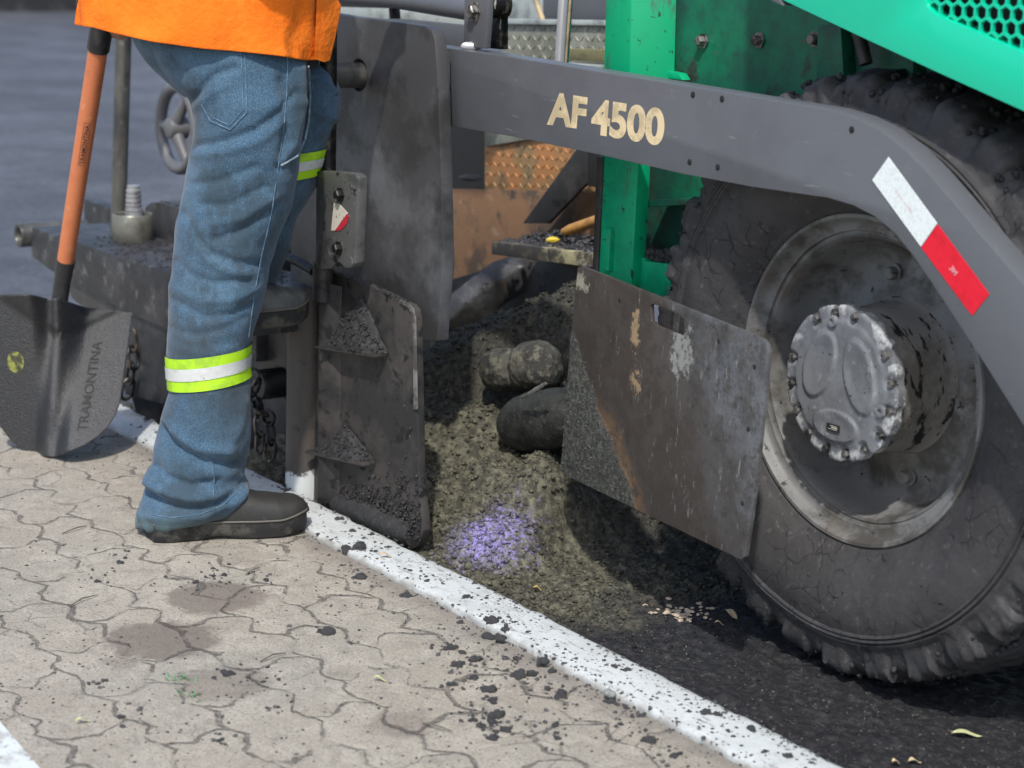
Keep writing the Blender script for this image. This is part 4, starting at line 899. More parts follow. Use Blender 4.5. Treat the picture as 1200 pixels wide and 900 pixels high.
# ================================================================== PERSON
PX = 1/ (FPX/3.80)
def ringstack(rings, n=28):
    """rings: (px, py, k, half width in picture px, depth half m)"""
    vs_, fs = [], []
    for r in rings:
        c = W(r[0], r[1], r[2]); a = r[3]*PX; b2 = r[4]; tilt = r[5] if len(r) > 5 else 0
        for j in range(n):
            ph = 2*math.pi*j/n; vs_.append(c+RH*math.cos(ph)*a+FH*math.sin(ph)*b2+Z_*(tilt*math.cos(ph)*a))
    for i in range(len(rings)-1):
        for j in range(n): fs.append((i*n+j, i*n+(j+1) % n, (i+1)*n+(j+1) % n, (i+1)*n+j))
    fs.append(tuple(range(n))); fs.append(tuple((len(rings)-1)*n+j for j in range(n-1, -1, -1)))
    return vs_, fs
def remesh(name, parts, voxel, smooth_it=4):
    v, f = merge_vf(parts); b = bm_vf(v, f); bmesh.ops.recalc_face_normals(b, faces=b.faces)
    me = bpy.data.meshes.new(name); b.to_mesh(me); b.free(); o = bpy.data.objects.new(name, me); COL.objects.link(o)
    r = o.modifiers.new('r', 'REMESH'); r.mode = 'VOXEL'; r.voxel_size = voxel
    s = o.modifiers.new('s', 'SMOOTH'); s.factor = .6; s.iterations = smooth_it
    m2 = bpy.data.meshes.new_from_object(o.evaluated_get(bpy.context.evaluated_depsgraph_get())); bpy.data.objects.remove(o); bpy.data.meshes.remove(me); m2.name = name; return m2
PR = None
mid = lambda L, R: ((L+R)/2, (R-L)/2)
# trousers
pel = [(y, L, R, b2) for y, L, R, b2 in ((-45, 178, 345, .145), (-10, 165, 352, .155), (25, 156, 358, .165), (50, 160, 361, .165), (75, 176, 362, .160), (95, 196, 362, .15), (112, 216, 358, .13))]
R1 = [(mid(L, R)[0], y, .10, mid(L, R)[1], b2) for y, L, R, b2 in pel]
rl = [(50, 176, 352, .02, .105), (80, 194, 355, .015, .105), (100, 208, 356, .01, .103), (116, 226, 355, .0, .10), (140, 229, 354, -.005, .098), (165, 228, 352, -.005, .097), (200, 221, 348, .0, .095), (240, 214, 339, .0, .092), (280, 207, 322, .0, .088), (310, 204, 315, .0, .085), (340, 201, 311, .0, .083), (370, 199, 303, .0, .082), (400, 198, 293, .0, .081), (430, 198, 290, .0, .081), (460, 200, 293, .0, .082), (497, 189, 294, .0, .085), (515, 185, 293, .0, .086), (540, 181, 286, .0, .087), (556, 173, 284, .0, .088), (570, 175, 290, .0, .092), (583, 168, 289, .0, .096), (594, 162, 284, .0, .098), (600, 160, 278, .0, .098), (604, 161, 270, .0, .096)]
R2 = [((L+R)/2, y, k, (R-L)/2, b2, -.0 if y < 560 else .18*sm(560, 600, y)) for y, L, R, k, b2 in rl]
ll = [(50, 250, 340, .20, .10), (85, 285, 392, .20, .10), (108, 300, 399, .20, .095), (130, 308, 399, .20, .09), (160, 306, 392, .20, .085), (185, 300, 384, .20, .082), (215, 285, 371, .20, .08), (255, 262, 348, .20, .08), (290, 246, 340, .20, .08), (318, 226, 328, .20, .08), (335, 220, 322, .20, .08)]
R3 = [((L+R)/2, y, k, (R-L)/2, b2) for y, L, R, k, b2 in ll]
tm = remesh('trousers', [ringstack(R1), ringstack(R2), ringstack(R3)], .0055, 6)
# folds: ridges and valleys drawn as lines on the cloth (+ridge / -valley, width px, height m)
folds = [([(228, 114), (240, 98), (255, 86), (275, 80)], -.010, 5), ([(232, 124), (250, 108), (268, 100)], .006, 6),
         ([(230, 170), (262, 166), (300, 152), (330, 130), (345, 110)], -.009, 5), ([(228, 182), (265, 178), (305, 165), (335, 142)], .006, 7),
         ([(222, 215), (255, 213), (300, 195)], -.005, 5), ([(330, 95), (338, 130), (334, 170), (327, 196)], -.012, 6), ([(352, 80), (354, 130), (345, 170), (330, 190)], .008, 5),
         ([(214, 250), (226, 275), (245, 296), (275, 308), (306, 310)], -.009, 6), ([(216, 262), (232, 292), (255, 314), (290, 322)], .006, 6),
         ([(247, 282), (280, 272), (312, 250), (330, 235)], -.008, 5), ([(250, 262), (285, 255), (318, 232)], .007, 7), ([(236, 240), (270, 240), (310, 218)], -.006, 5),
         ([(206, 305), (222, 322), (250, 332), (290, 328)], -.007, 5), ([(203, 335), (235, 352), (270, 352), (300, 338)], .006, 7), ([(204, 352), (240, 372), (275, 368), (296, 355)], -.007, 5),
         ([(200, 385), (230, 392), (262, 385), (288, 372)], -.005, 5), ([(202, 405), (235, 415), (270, 408)], .004, 6),
         ([(190, 498), (200, 515), (215, 530), (240, 542), (270, 545), (286, 540)], -.013, 6), ([(196, 494), (210, 512), (232, 526), (268, 530)], .010, 7),
         ([(172, 563), (190, 574), (220, 585), (250, 584), (275, 574)], .012, 6), ([(178, 580), (205, 594), (235, 597), (262, 586), (284, 566)], -.012, 5),
         ([(168, 606), (200, 610), (240, 604), (272, 588), (288, 576)], .009, 5), ([(184, 545), (200, 560), (225, 568), (255, 562)], -.010, 5), ([(246, 540), (250, 560), (251, 590)], .004, 3),
         ([(250, 480), (262, 500), (270, 520)], -.005, 5), ([(215, 470), (222, 490), (224, 515)], .004, 6), ([(286, 470), (282, 500), (272, 520)], .005, 5),
         ([(360, 90), (372, 105), (396, 112)], -.006, 4), ([(355, 120), (375, 135), (396, 140)], .005, 5), ([(330, 250), (345, 225), (360, 205)], -.005, 4)]
def segd(p, a, b2):
    dx, dy = b2[0]-a[0], b2[1]-a[1]; t = max(0, min(1, ((p[0]-a[0])*dx+(p[1]-a[1])*dy)/(dx*dx+dy*dy))); return math.hypot(p[0]-a[0]-dx*t, p[1]-a[1]-dy*t)
tm.update()
vn = [v.normal.copy() for v in tm.vertices]
for v, n_ in zip(tm.vertices, vn):
    p = v.co.copy(); q = proj(p); face = n_.dot((CP-p).normalized()); k = (p-P0).dot(FH)
    ank = sm(.28, .06, p.z)
    w1 = noise.noise(V((p.x*9, p.y*9, p.z*17+3*noise.noise(p*6)))); w2 = noise.noise(V((p.x*22, p.y*22, p.z*34)))
    w0 = noise.noise(V((p.x*6+p.z*4, p.y*6, p.z*7-p.x*5))); dsp = (.0006+.0045*ank)*(1-abs(w1)*2.0)+.0032*(1-abs(w0)*2.6)+.0012*w2
    if face > -.1:
        for ln, h, wd in folds:
            if min(abs(q[1]-a[1]) for a in ln) > 45: continue
            dd = min(segd(q, ln[i], ln[i+1]) for i in range(len(ln)-1))
            if dd < wd*3: dsp += .95*h*(.5*math.exp(-(dd/wd)**2)+.5*math.exp(-1.6*dd/wd))*sm(-.1, .35, face)
    v.co = p+n_*dsp
tm.update()
bvh = BVHTree.FromPolygons([v.co.copy() for v in tm.vertices], [tuple(p.vertices) for p in tm.polygons])
def surf(px, py, off=.002):
    h = bvh.ray_cast(CP, ray(px, py).normalized())
    return h[0]+h[1]*off if h[0] else W(px, py)
# body: one continuous figure inside the clothes, head and arms above the frame
hip = W(260, 20, .10)
def sect(c, a, b2, f_=None): return (c, a, b2)
def loft(secs, ax, ay, n=24):
    vs_, fs = [], []
    for c, a, b2 in secs:
        for j in range(n): ph = 2*math.pi*j/n; vs_.append(V(c)+ax*math.cos(ph)*a+ay*math.sin(ph)*b2)
    for i in range(len(secs)-1):
        for j in range(n): fs.append((i*n+j, i*n+(j+1) % n, (i+1)*n+(j+1) % n, (i+1)*n+j))
    fs.append(tuple(range(n))); fs.append(tuple((len(secs)-1)*n+j for j in range(n-1, -1, -1))); return vs_, fs
FC = V((.29, .957, 0)).normalized(); LF = V((-FC.y, FC.x, 0))      # his front, his left
tb = V((hip.x, hip.y, 0)); H_ = lambda z, f_=0, l_=0: tb+Z_*z+FC*f_+LF*l_
torso = [(H_(.92), .10, .16), (H_(1.02), .105, .155), (H_(1.12, .02), .10, .15), (H_(1.24, .03), .11, .165), (H_(1.36, .03), .115, .185), (H_(1.44, .02), .095, .19), (H_(1.48, .02), .06, .10), (H_(1.54, .03), .055, .058), (H_(1.58, .04), .055, .055)]
body = [loft(torso, FC, LF)]
hc = H_(1.655, .055)
hd = []
b_ico = bmesh.new(); bmesh.ops.create_icosphere(b_ico, subdivisions=4, radius=1); b_ico.verts.index_update()
for q in b_ico.verts:
    c = q.co; fx = c.x; wz = c.z
    rx, ry, rz = .098, .076, .118
    if wz < -.2: ry *= 1-.22*(-wz-.2); 
    p = hc+FC*fx*rx+LF*c.y*ry+Z_*wz*rz
    if fx > .6: p += FC*(.024*math.exp(-((c.y/.16)**2+((wz+.12)/.22)**2))-.008*math.exp(-(((abs(c.y)-.36)/.16)**2+((wz-.08)/.13)**2))+.006*math.exp(-((c.y/.3)**2+((wz+.48)/.08)**2)))
    hd.append(p)
body.append((hd, [tuple(v.index for v in f.verts) for f in b_ico.faces])); b_ico.free()
for s in (-1, 1): body.append(ico_vf(hc+LF*s*.078-FC*.01-Z_*.01, .03, (.65, .3, 1), .0, 2, Matrix.Identity(3)))
shR, shL = H_(1.41, .02, -.185), H_(1.41, .02, .185)
elR = H_(1.16, .02, -.27); wrR = W(396, -70, .06); elL = H_(1.17, -.12, .24); wrL = along(Lt+.125)+sN*.03
def limb(pts, rad): return tube_vf(pts, rad, 20)
def hand(wr, dirv, across, palm):
    out = [tube_vf([wr-dirv*.03, wr+dirv*.03, wr+dirv*.085], [.027, .036, .034], 14)]
    for i, L in enumerate((.066, .078, .072, .056)):
        r0 = wr+dirv*.07+across*(-.030+.020*i); out.append(tube_vf([r0, r0+dirv*L*.5+palm*.010, r0+dirv*L*.72+palm*.036, r0+dirv*L*.55+palm*.06], [.0100, .0095, .0085, .0075], 10))
    t0 = wr+dirv*.02-across*.03; out.append(tube_vf([t0, t0-across*.03+dirv*.025+palm*.012, t0-across*.022+dirv*.055+palm*.035], [.013, .0115, .009], 10)); return out
body.append(limb([shR-LF*-.03, shR, shR.lerp(elR, .5), elR, elR.lerp(wrR, .45), wrR], [.062, .060, .050, .042, .041, .028]))
body.append(limb([shL-LF*.03, shL, shL.lerp(elL, .5), elL, elL.lerp(wrL, .45), wrL], [.062, .060, .050, .042, .041, .028]))
dR = (wrR-elR).normalized(); aR = dR.cross(FC).normalized(); body += hand(wrR, dR, aR, aR.cross(dR))
dL = -hA_*.9+sS*.2; dL.normalize(); aL = dL.cross(sN).normalized(); body += hand(wrL, dL, aL, sN*-1)
body.append(ringstack([(r[0], r[1], r[2], r[3]*.82, r[4]*.82) for r in R2[:-3]])); body.append(ringstack([(r[0], r[1], r[2], r[3]*.82, r[4]*.82) for r in R3])); body.append(ringstack([(r[0], r[1], r[2], r[3]*.85, r[4]*.85) for r in R1]))
pm = remesh('person', body, .0075, 3)
for v in pm.vertices: v.co -= P0
PR = prop(finish('person', pm, mSkin, None, True, None, P0), 'worker in orange shirt and blue work trousers, one boot up on the paver step', 'person')
for v in tm.vertices: v.co -= P0
tro = finish('trousers', tm, mDenim, PR, True, None)
for s in (-1, 1):
    v, f = ico_vf(hc+FC*.080+LF*s*.030+Z_*.012, .012, (1, 1, 1), 0, 2, Matrix.Identity(3)); build('eye', v, f, mEye, PR)
hv_ = []; b_ico = bmesh.new(); bmesh.ops.create_icosphere(b_ico, subdivisions=3, radius=1); b_ico.verts.index_update()
keep = {q.index for q in b_ico.verts if q.co.z > .22+.55*q.co.x}
hv_ = [hc+FC*q.co.x*.104+LF*q.co.y*.083+Z_*q.co.z*.125+V((0, 0, .002)) for q in b_ico.verts]
hf_ = [tuple(v.index for v in f.verts) for f in b_ico.faces if all(v.index in keep for v in f.verts)]; b_ico.free()
us_ = sorted({i for f in hf_ for i in f}); ix_ = {v: k for k, v in enumerate(us_)}; build('hair', [hv_[i] for i in us_], [tuple(ix_[i] for i in f) for f in hf_], mHair, PR)
# seams and pocket on the near leg
def seam(name, pts, r=.0016, m=None, off=.001):
    P = []
    for i in range(len(pts)-1):
        for t in (0, .34, .67): P.append((lerp(pts[i][0], pts[i+1][0], t), lerp(pts[i][1], pts[i+1][1], t)))
    P.append(pts[-1]); return tube(name, [surf(x, y, off) for x, y in P], r, m or mSeam, tro, 6)
seam('pocket_seam', [(209, 47), (250, 50), (286, 52), (288, 90), (289, 132), (270, 152), (247, 142), (236, 122)], .0013)
seam('pocket_seam', [(282, 56), (284, 90), (285, 129), (269, 147), (250, 138)], .0009)
seam('side_seam', [(337, 62), (336, 110), (331, 160), (325, 200), (318, 250), (306, 300), (297, 350), (291, 395)], .0012)
tube('pocket_edge_cord', [surf(359, 78, .004), surf(361, 110, .005), surf(361, 140, .006), surf(356, 162, .008), surf(345, 182, .006), surf(329, 193, .003)], .0022, mCord, tro, 8)
seam('hem_seam', [(170, 602), (200, 607), (235, 603), (262, 592), (284, 570)], .0010)
seam('hem_patch_seam', [(247, 541), (251, 560), (250, 590)], .0010)
# reflective tapes: wrapped round the leg by casting onto the cloth
def tape(name, axis_px, k, ytop, ybot, tilt, m, off, n=56):
    vs_, fs = [], []; rows = 4
    for r_ in range(rows+1):
        y = lerp(ytop, ybot, r_/rows); c = W(axis_px, y, k)
        for j in range(n):
            ph = 2*math.pi*j/n; d = RH*math.cos(ph)+FH*math.sin(ph); org = c+Z_*(tilt*math.cos(ph)*.085)
            h = bvh.ray_cast(org+d*.20, -d, .2); p = (h[0] if h[0] and (h[0]-org).length < .14 else org+d*.085); vs_.append(p+d*off)
    for i in range(rows):
        for j in range(n): fs.append((i*n+j, i*n+(j+1) % n, (i+1)*n+(j+1) % n, (i+1)*n+j))
    for it in range(2):
        vs_ = [vs_[i] if True else None for i in range(len(vs_))]
        out = []
        for i in range(rows+1):
            for j in range(n): a, b2, c2 = vs_[i*n+(j-1) % n], vs_[i*n+j], vs_[i*n+(j+1) % n]; out.append((a+b2*2+c2)/4)
        vs_ = out
    return build(name, vs_, fs, m, tro, angle=None)
tape('lime_tape', 244, 0, 409, 447, .15, mLime, .0035); tape('silver_tape', 244, 0, 420.5, 434.5, .15, mSilver, .0050)
tape('lime_tape', 341, .20, 176, 207, .1, mLime, .0035); tape('silver_tape', 341, .20, 186, 197, .1, mSilver, .0050)
# boots
def boot(heel, toe, z0, sole_m, up_m):
    d = (toe-heel); L = d.length; d.normalize(); s = V((-d.y, d.x, 0)); n = 36
    wprof = [(0, .020), (.03, .030), (.1, .037), (.3, .036), (.45, .038), (.65, .048), (.8, .050), (.9, .043), (.96, .031), (1, .012)]
    hprof = [(0, .040), (.08, .060), (.2, .105), (.36, .125), (.5, .105), (.65, .085), (.8, .075), (.9, .066), (.97, .052), (1, .035)]
    def outline(t): return table(wprof, t)[0]
    # sole
    def loops(scale, z, arch):
        pts = []
        for i in range(n+1): t = i/n; pts.append(heel+d*(t*L)+s*outline(t)*scale+Z_*(z0+z+arch*math.exp(-((t-.42)/.10)**2)+.012*sm(.78, 1.0, t)))
        for i in range(n-1, 0, -1): t = i/n; pts.append(heel+d*(t*L)-s*outline(t)*scale+Z_*(z0+z+arch*math.exp(-((t-.42)/.10)**2)+.012*sm(.78, 1.0, t)))
        return pts
    lv = [loops(.90, 0, .008), loops(1.0, .004, .008), loops(1.03, .016, 0), loops(1.06, .028, 0), loops(1.05, .034, 0), loops(.95, .036, 0)]; m_ = len(lv[0]); vs_ = [p for l in lv for p in l]; fs = []
    for i in range(len(lv)-1):
        for j in range(m_): fs.append((i*m_+j, i*m_+(j+1) % m_, (i+1)*m_+(j+1) % m_, (i+1)*m_+j))
    fs.append(tuple(range(m_-1, -1, -1))); fs.append(tuple((len(lv)-1)*m_+j for j in range(m_)))
    # upper
    uv, uf = [], []; na_ = 18
    for i in range(n+1):
        t = i/n; wv = outline(t)*1.0; hv2 = table(hprof, t)[0]-.03
        for j in range(na_+1):
            a = math.pi*j/na_; c = math.cos(a); si = math.sin(a); ex = .75
            p = heel+d*(t*L)+s*wv*math.copysign(abs(c)**ex, c)+Z_*(z0+.030+hv2*si**.8+.012*sm(.78, 1, t)); p += V((0, 0, 1))*.002*noise.noise(p*40); uv.append(p)
    for i in range(n):
        for j in range(na_): uf.append((i*(na_+1)+j, (i+1)*(na_+1)+j, (i+1)*(na_+1)+j+1, i*(na_+1)+j+1))
    uf.append(tuple(range(na_+1))); uf.append(tuple(n*(na_+1)+j for j in range(na_, -1, -1)))
    b = build('boot', uv, uf, up_m, PR, angle=60); build('boot_sole', vs_, fs, sole_m, b, angle=40)
    welt = [p+Z_*.002 for p in loops(1.07, .035, 0)]; tube('welt', welt+[welt[0]], .0022, mSeam if False else mat('boot_welt', (.10, .095, .08), .6, 0, [], []), b, 6)
    return b
boot(G(173, 632), G(361, 620), 0, mSole, mBoot)
lt = W(357, 360, .20); lt.z = 0; boot(lt-V((-.10, 1, 0)).normalized()*.29, lt, .388, mSole, mat('grey_boot_leather', (.065, .07, .07), .36, 0, [((.12, .125, .125), 12, .45, .7)], [(60, .5, .004)]))
# shirt
def shirt():
    n = 96; rows = [(-.02, 0), (0, 0), (.03, .0), (.07, .0), (.12, .0), (.18, 0), (.26, 0), (.34, 0), (.42, 0), (.455, 0)]
    c0 = W(238, 46, .10); vs_, fs = [], []
    rad = [(0, .230, .205), (.07, .225, .20), (.18, .205, .195), (.34, .185, .205), (.42, .165, .205), (.47, .12, .16), (.51, .07, .09)]
    cs = lambda h: V((lerp(c0.x, tb.x, sm(0, .25, h)), lerp(c0.y, tb.y, sm(0, .25, h)), 0))+FC*.02*sm(.1, .4, h)
    zs = [0, .004, .012, .025, .04, .06, .09, .13, .18, .24, .30, .36, .40, .43, .46, .49, .505]
    for h in zs:
        a, b2 = table(rad, h); c = cs(h)
        for j in range(n):
            ph = 2*math.pi*j/n; cx, sy = math.cos(ph), math.sin(ph); cx, sy = math.copysign(abs(cx)**.80, cx), math.copysign(abs(sy)**.80, sy)
            tilt = -.118*cx*a*sm(.3, 0, h)
            p = c+RH*cx*a+FH*sy*b2+Z_*(c0.z+h+tilt)
            fold = (.004*math.sin(ph*7+1.5)+.002*math.sin(ph*12+h*9)+.012*noise.noise(V((cx*3, sy*3, h*7)))+.008*noise.noise(V((cx*7+h*6, sy*7, h*16))))*sm(.42, .0, h)
            p += (RH*cx+FH*sy)*(fold-.006*math.exp(-((h-.018)/.004)**2)) ; p += Z_*.0025*math.sin(ph*5+.6)*sm(.1, 0, h)
            vs_.append(p)
    for i in range(len(zs)-1):
        for j in range(n): fs.append((i*n+j, i*n+(j+1) % n, (i+1)*n+(j+1) % n, (i+1)*n+j))
    o = build('shirt', vs_, fs, mShirt, PR, angle=None); s = o.modifiers.new('t', 'SOLIDIFY'); s.thickness = .004; s.offset = 1
    ss = o.modifiers.new('u', 'SUBSURF'); ss.levels = 1; ss.render_levels = 2
    fl = [(384, -20), (399, 6), (398, 16), (391, 50), (386, 71), (380, 73), (368, 69), (372, -20)]
    plate('shirt_flap', [W(x, y, -.0+.06*((x-368)/30)) for x, y in fl], FH*.004+RH*.001, mShirt, o, bev=.001)
    for sh, el, rr in ((shR, elR, 1), (shL, elL, 1)):
        v, f = tube_vf([sh-(el-sh)*.15, sh, sh.lerp(el, .45), sh.lerp(el, .85)], [.075, .078, .072, .070], 24, False); build('sleeve', v, f, mShirt, o)
shirt()
def undershirt():
    n = 64; vs_, fs = [], []; c0 = W(231, 46, .10)
    for r_ in range(5):
        for j in range(n):
            ph = 2*math.pi*j/n; cx, sy = math.cos(ph), math.sin(ph); k = max(0, math.cos(ph+.45)); t = r_/4
            vs_.append(W(259, 46, .10)+RH*cx*.186+FH*sy*.182+Z_*(-.010-.118*cx*.21+lerp(.05, -.022*sm(.35, .85, k)+.008, t)))
    for i in range(4):
        for j in range(n): fs.append((i*n+j, i*n+(j+1) % n, (i+1)*n+(j+1) % n, (i+1)*n+j))
    build('undershirt', vs_, fs, mDarkCloth, PR, angle=None)
undershirt()

# ================================================================== SMALL THINGS
lumpsrc = []
for i in range(6):
    vf_ = []
    for q_ in range(7):
        k_ = random.uniform(.35, .75) if q_ else .8; vf_.append(ico_vf((0, 0, 0) if not q_ else (random.gauss(0, .5), random.gauss(0, .45), random.gauss(-.15, .12)), k_, (1.15, .95, .8), .55, 2, Matrix.Rotation(random.random()*6, 3, 'Z')))
    v, f = merge_vf(vf_); me = bpy.data.meshes.new('asphalt_lump'); me.from_pydata([tuple(q+V((0, 0, .35))+V((1, 1, 1))*.05*noise.noise(q*6)) for q in v], [], f); me.materials.append(mLump); me.polygons.foreach_set('use_smooth', [True]*len(me.polygons)); lumpsrc.append(me)
special = {(422, 637): 'largest black asphalt clump, on the white kerb right of the end plate foot', (422, 673): 'round black asphalt clump on the pavers just below the kerb clump by the end plate',
           (385, 738): 'lone round black asphalt clump on bare pavers right of the two brown stains', (577, 725): 'widest of the black asphalt lumps on the middle of the kerb',
           (610, 787): 'broad oval asphalt lump on the pavers just below the kerb edge, the biggest there', (582, 835): 'tall pointed asphalt lump heading the small cluster near the bottom middle',
           (143, 838): 'small black lump in the paver joint at lower left', (267, 787): 'flat dark lump beside the green grass sprigs', (712, 810): 'pale grey smooth stone at the lower kerb edge',
           (657, 810): 'rough black lump on pavers right of the bottom cluster, beside a smaller one', (650, 848): 'single small black lump standing alone on the pavers near the bottom', (763, 865): 'flat crumbly clump by the kerb edge at the bottom',
           (880, 851): 'ragged black clump on the kerb at lower right', (842, 836): 'larger of two crumbs side by side on the lower right kerb', (150, 474): 'black clump on the kerb beside the shovel blade'}
LUMPS = [(422, 637, 15), (413, 621, 7), (422, 673, 12), (405, 640, 6), (440, 645, 5), (477, 695, 8), (540, 727, 6), (547, 698, 7), (577, 725, 11), (593, 735, 8), (605, 728, 4), (570, 700, 4), (528, 757, 9), (555, 770, 11), (542, 763, 6), (535, 777, 9), (570, 743, 10), (587, 745, 8), (610, 787, 13), (592, 769, 6), (605, 770, 6), (557, 792, 7), (530, 800, 7), (575, 805, 12), (578, 818, 8), (582, 835, 12), (577, 845, 7), (562, 848, 9), (555, 842, 6), (592, 852, 10), (577, 863, 9), (650, 848, 7), (657, 810, 11), (642, 805, 7), (638, 773, 9), (648, 785, 7), (720, 780, 7), (735, 783, 8), (708, 773, 5), (723, 773, 4), (712, 810, 10), (717, 820, 8), (733, 828, 5), (752, 837, 6), (763, 865, 11), (790, 883, 8), (727, 847, 5), (653, 863, 6), (385, 738, 12), (143, 838, 7), (267, 787, 10), (263, 672, 6), (250, 674, 4), (228, 682, 4), (312, 678, 5), (140, 657, 6), (113, 680, 5), (115, 800, 5), (258, 866, 5), (325, 828, 4), (308, 798, 4), (827, 833, 9), (842, 836, 8), (880, 851, 10), (853, 856, 5), (896, 880, 6), (924, 884, 8), (951, 893, 5), (807, 833, 5), (150, 474, 11), (172, 490, 6), (184, 506, 5), (165, 500, 4), (336, 573, 5), (318, 560, 4), (396, 607, 6), (436, 625, 5), (455, 640, 5), (480, 668, 4), (500, 680, 5), (618, 740, 4), (660, 765, 4)]
greyst = None
for (px, py, r) in LUMPS:
    on_kerb = None; p = G(px, py)
    on_kerb = KI-.004 < p.y; z = .008 if on_kerb else 0
    if p.y > KO: z = 0
    p = G(px, py+r*.4, z); R_ = r*PX*(p-CP).length/3.8*.70
    o = bpy.data.objects.new('asphalt_lump', random.choice(lumpsrc)); COL.objects.link(o); o.location = (p.x, p.y, z-R_*.12); o.scale = (R_*random.uniform(.85, 1.1), R_*random.uniform(.8, 1.1), R_*random.uniform(.75, 1.15)); o.rotation_euler = (random.uniform(-.2, .2), random.uniform(-.2, .2), random.random()*6.3)
    sp_ = special.get((px, py))
    if (px, py) == (712, 810):
        o.name = 'stone'; o.data = o.data.copy(); o.data.materials.clear(); o.data.materials.append(mat('grey_stone', (.22, .23, .23), .7)); prop(o, sp_, 'stone'); continue
    if sp_: prop(o, sp_, 'asphalt lump', 'spilled asphalt lumps')
    elif on_kerb: prop(o, 'small black asphalt crumb lying on the white kerb', 'asphalt lump', 'asphalt crumbs on the white kerb')
    else: prop(o, 'small black asphalt crumb lying on the beige pavers', 'asphalt lump', 'asphalt crumbs on the beige pavers')
# fine grit everywhere
gv, gf = [], []
for (px, py, r_) in LUMPS:
    for _ in range(9):
        p = G(random.gauss(px, r_*1.6+5), random.gauss(py, r_*.8+3))
        if p.y < KO-.005: stone_into(gv, gf, (p.x, p.y, .009 if p.y > KI else .001), random.choice((.0016, .002, .003, .004)), .8)
for _ in range(3600):
    if random.random() < .5: px, py = random.uniform(-20, 900), random.uniform(520, 920)
    else:
        s = random.random(); px = lerp(130, 980, s); py = lerp(480, 905, s)+random.gauss(12, 30)
    p = G(px, py)
    if p.y > KO-.005: continue
    z = .009 if p.y > KI else 0
    stone_into(gv, gf, (p.x, p.y, z), random.choice((.0009, .0012, .0016, .002, .003)), .7)
prop(build('asphalt_grit', gv, gf, mLump, angle=None), 'fine black asphalt grit scattered over pavers and kerb', 'grit', kind='stuff')
# leaves, twigs, grass
def leaf(px, py, L, wd, ang, m, label, z=None, cat='leaf'):
    p = G(px, py, -.03 if z is None else z); zz = (hat(p.x, p.y)+.006) if z is None else z+.004; p = G(px, py, zz); d = RH*math.cos(ang)+FH*math.sin(ang); s = V((-d.y, d.x, 0)); vs_, fs = [], []; n = 10
    for i in range(n+1):
        t = i/n; w_ = wd*math.sin(math.pi*min(1, t*1.02))**.7; c = p+d*(t-.5)*L+Z_*(.004*math.sin(t*5))
        for k in (-1, -.5, 0, .5, 1): vs_.append(c+s*w_*.5*k+Z_*(.004*abs(k)**1.5*(wd/.02)*.4+.001))
    for i in range(n):
        for k in range(4): fs.append((i*5+k, i*5+k+1, (i+1)*5+k+1, (i+1)*5+k))
    o = build('leaf', vs_, fs, m, None, loc=(p.x, p.y, zz)); md = o.modifiers.new('t', 'SOLIDIFY'); md.thickness = .0006; prop(o, label, cat); return o
leaf(857, 720, .040, .015, -1.1, mLeafTan, 'tan dry leaf standing on the black asphalt left of the wheel')
leaf(1133, 861, .048, .016, .0, mLeafGreen, 'yellow green leaf on the black asphalt at lower right')
leaf(843, 731, .018, .008, .1, mLeafTan, 'tiny tan leaf scrap beside the larger leaf left of the wheel')
leaf(630, 690, .016, .006, .1, mat('orange_leaf', (.75, .48, .12), .6), 'small orange leaf at the foot of the purple-tinted mix')
leaf(1072, 893, .022, .012, .3, mLeafTan, 'tan leaf cut by the bottom edge of the picture')
leaf(1050, 894, .014, .010, .3, mLeafTan, 'tiny orange tan scrap left of the bottom leaf')
leaf(97, 845, .026, .008, .6, mLeafGreen, 'pale yellow leaf scrap in a paver joint at lower left', 0)
leaf(452, 651, .024, .009, .2, mat('orange_chip', (.62, .42, .24), .7), 'small tan chip on the inner kerb edge by the large clump', .01, 'chip')
leaf(445, 796, .022, .008, .0, mLeafGreen, 'pale green leaf scrap on bare pavers at centre bottom', 0)
leaf(648, 270, .03, .014, .2, mat('yellow_scrap', (.72, .55, .06), .6), 'yellow scrap lying on the rubble covered shelf board', 0) if False else None
sp = PY(648, 281, SF+.06); v, f = ico_vf(V((sp.x, sp.y, A.z if False else sp.z)), .013, (1.3, .8, .5), .3); 
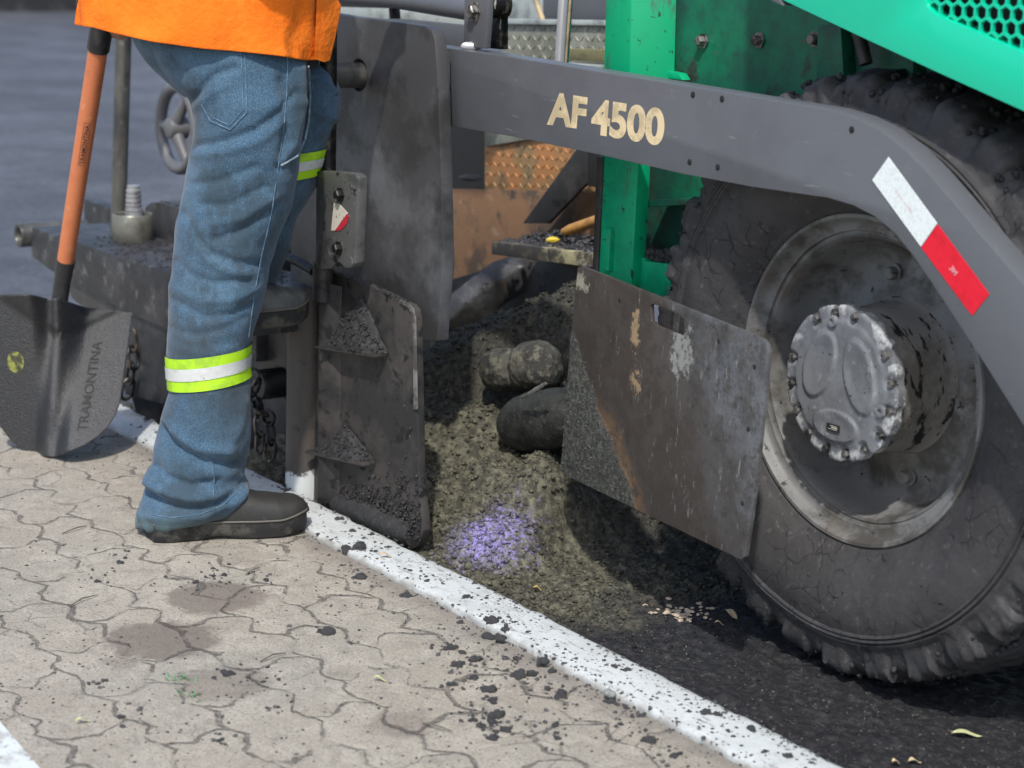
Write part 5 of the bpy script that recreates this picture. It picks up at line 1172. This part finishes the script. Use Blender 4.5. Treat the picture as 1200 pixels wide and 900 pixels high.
ys = build('plastic_scrap', v, f, mat('yellow_scrap', (.72, .55, .06), .6), None, loc=sp); prop(ys, 'yellow scrap lying on the rubble covered shelf board', 'scrap')
th0, th1 = PY(660, 272, SF+.1), PY(712, 254, SF+.12)
prop(tube('tool_handle', [th0, th0.lerp(th1, .15), th1], [.008, .012, .013], mOrangeWood, None, 14, loc=th0), 'orange wooden tool handle lying on the shelf under the tow arm', 'tool handle')
pv_, pf_ = [], []
for _ in range(60):
    p = G(random.gauss(800, 18), random.gauss(713, 5), -.03); stone_into(pv_, pf_, (p.x, p.y, hat(p.x, p.y)+.003), random.uniform(.003, .007), .5)
prop(build('pale_chips', pv_, pf_, mat('pale_chip', (.42, .35, .27), .8)), 'patch of pale tan stone chips on the black asphalt below the gate', 'chips', kind='stuff')
def twig(px, py, px2, py2, z, label):
    a, b2 = G(px, py, z+.003), G(px2, py2, z+.003); m_ = a.lerp(b2, .5)+V((random.uniform(-.006, .006), random.uniform(-.006, .006), .004)); prop(tube('twig', [a, m_, b2], [.0012, .0014, .0008], mTwig, None, 6, loc=a), label, 'twig')
twig(73, 625, 102, 616, 0, 'thick dark twig on the pavers left of the boot')
twig(82, 710, 114, 697, 0, 'thin twig on the pavers between the joint cracks at left'); twig(288, 673, 304, 665, 0, 'short dark twig just below the boot'); twig(495, 847, 530, 857, 0, 'pale thin twig left of the bottom asphalt cluster'); twig(305, 775, 335, 765, 0, 'thin twig right of the grass sprigs')
gv, gf = [], []
for cx, cy, n in ((213, 797, 13), (222, 816, 11)):
    for _ in range(n):
        p = G(random.gauss(cx, 8), random.gauss(cy, 2.5)); d = V((random.uniform(-1, 1), random.uniform(-1, 1), random.uniform(.3, .9))).normalized()*random.uniform(.008, .016); s = d.cross(Z_).normalized()*.0013; o = len(gv)
        gv += [p-s, p+s, p+d*.6+s*.8, p+d, p+d*.6-s*.8]; gf.append((o, o+1, o+2, o+3, o+4))
prop(build('grass', gv, gf, mGrass, smooth=False), 'tiny green grass sprigs growing in a paver joint', 'grass', kind='stuff')
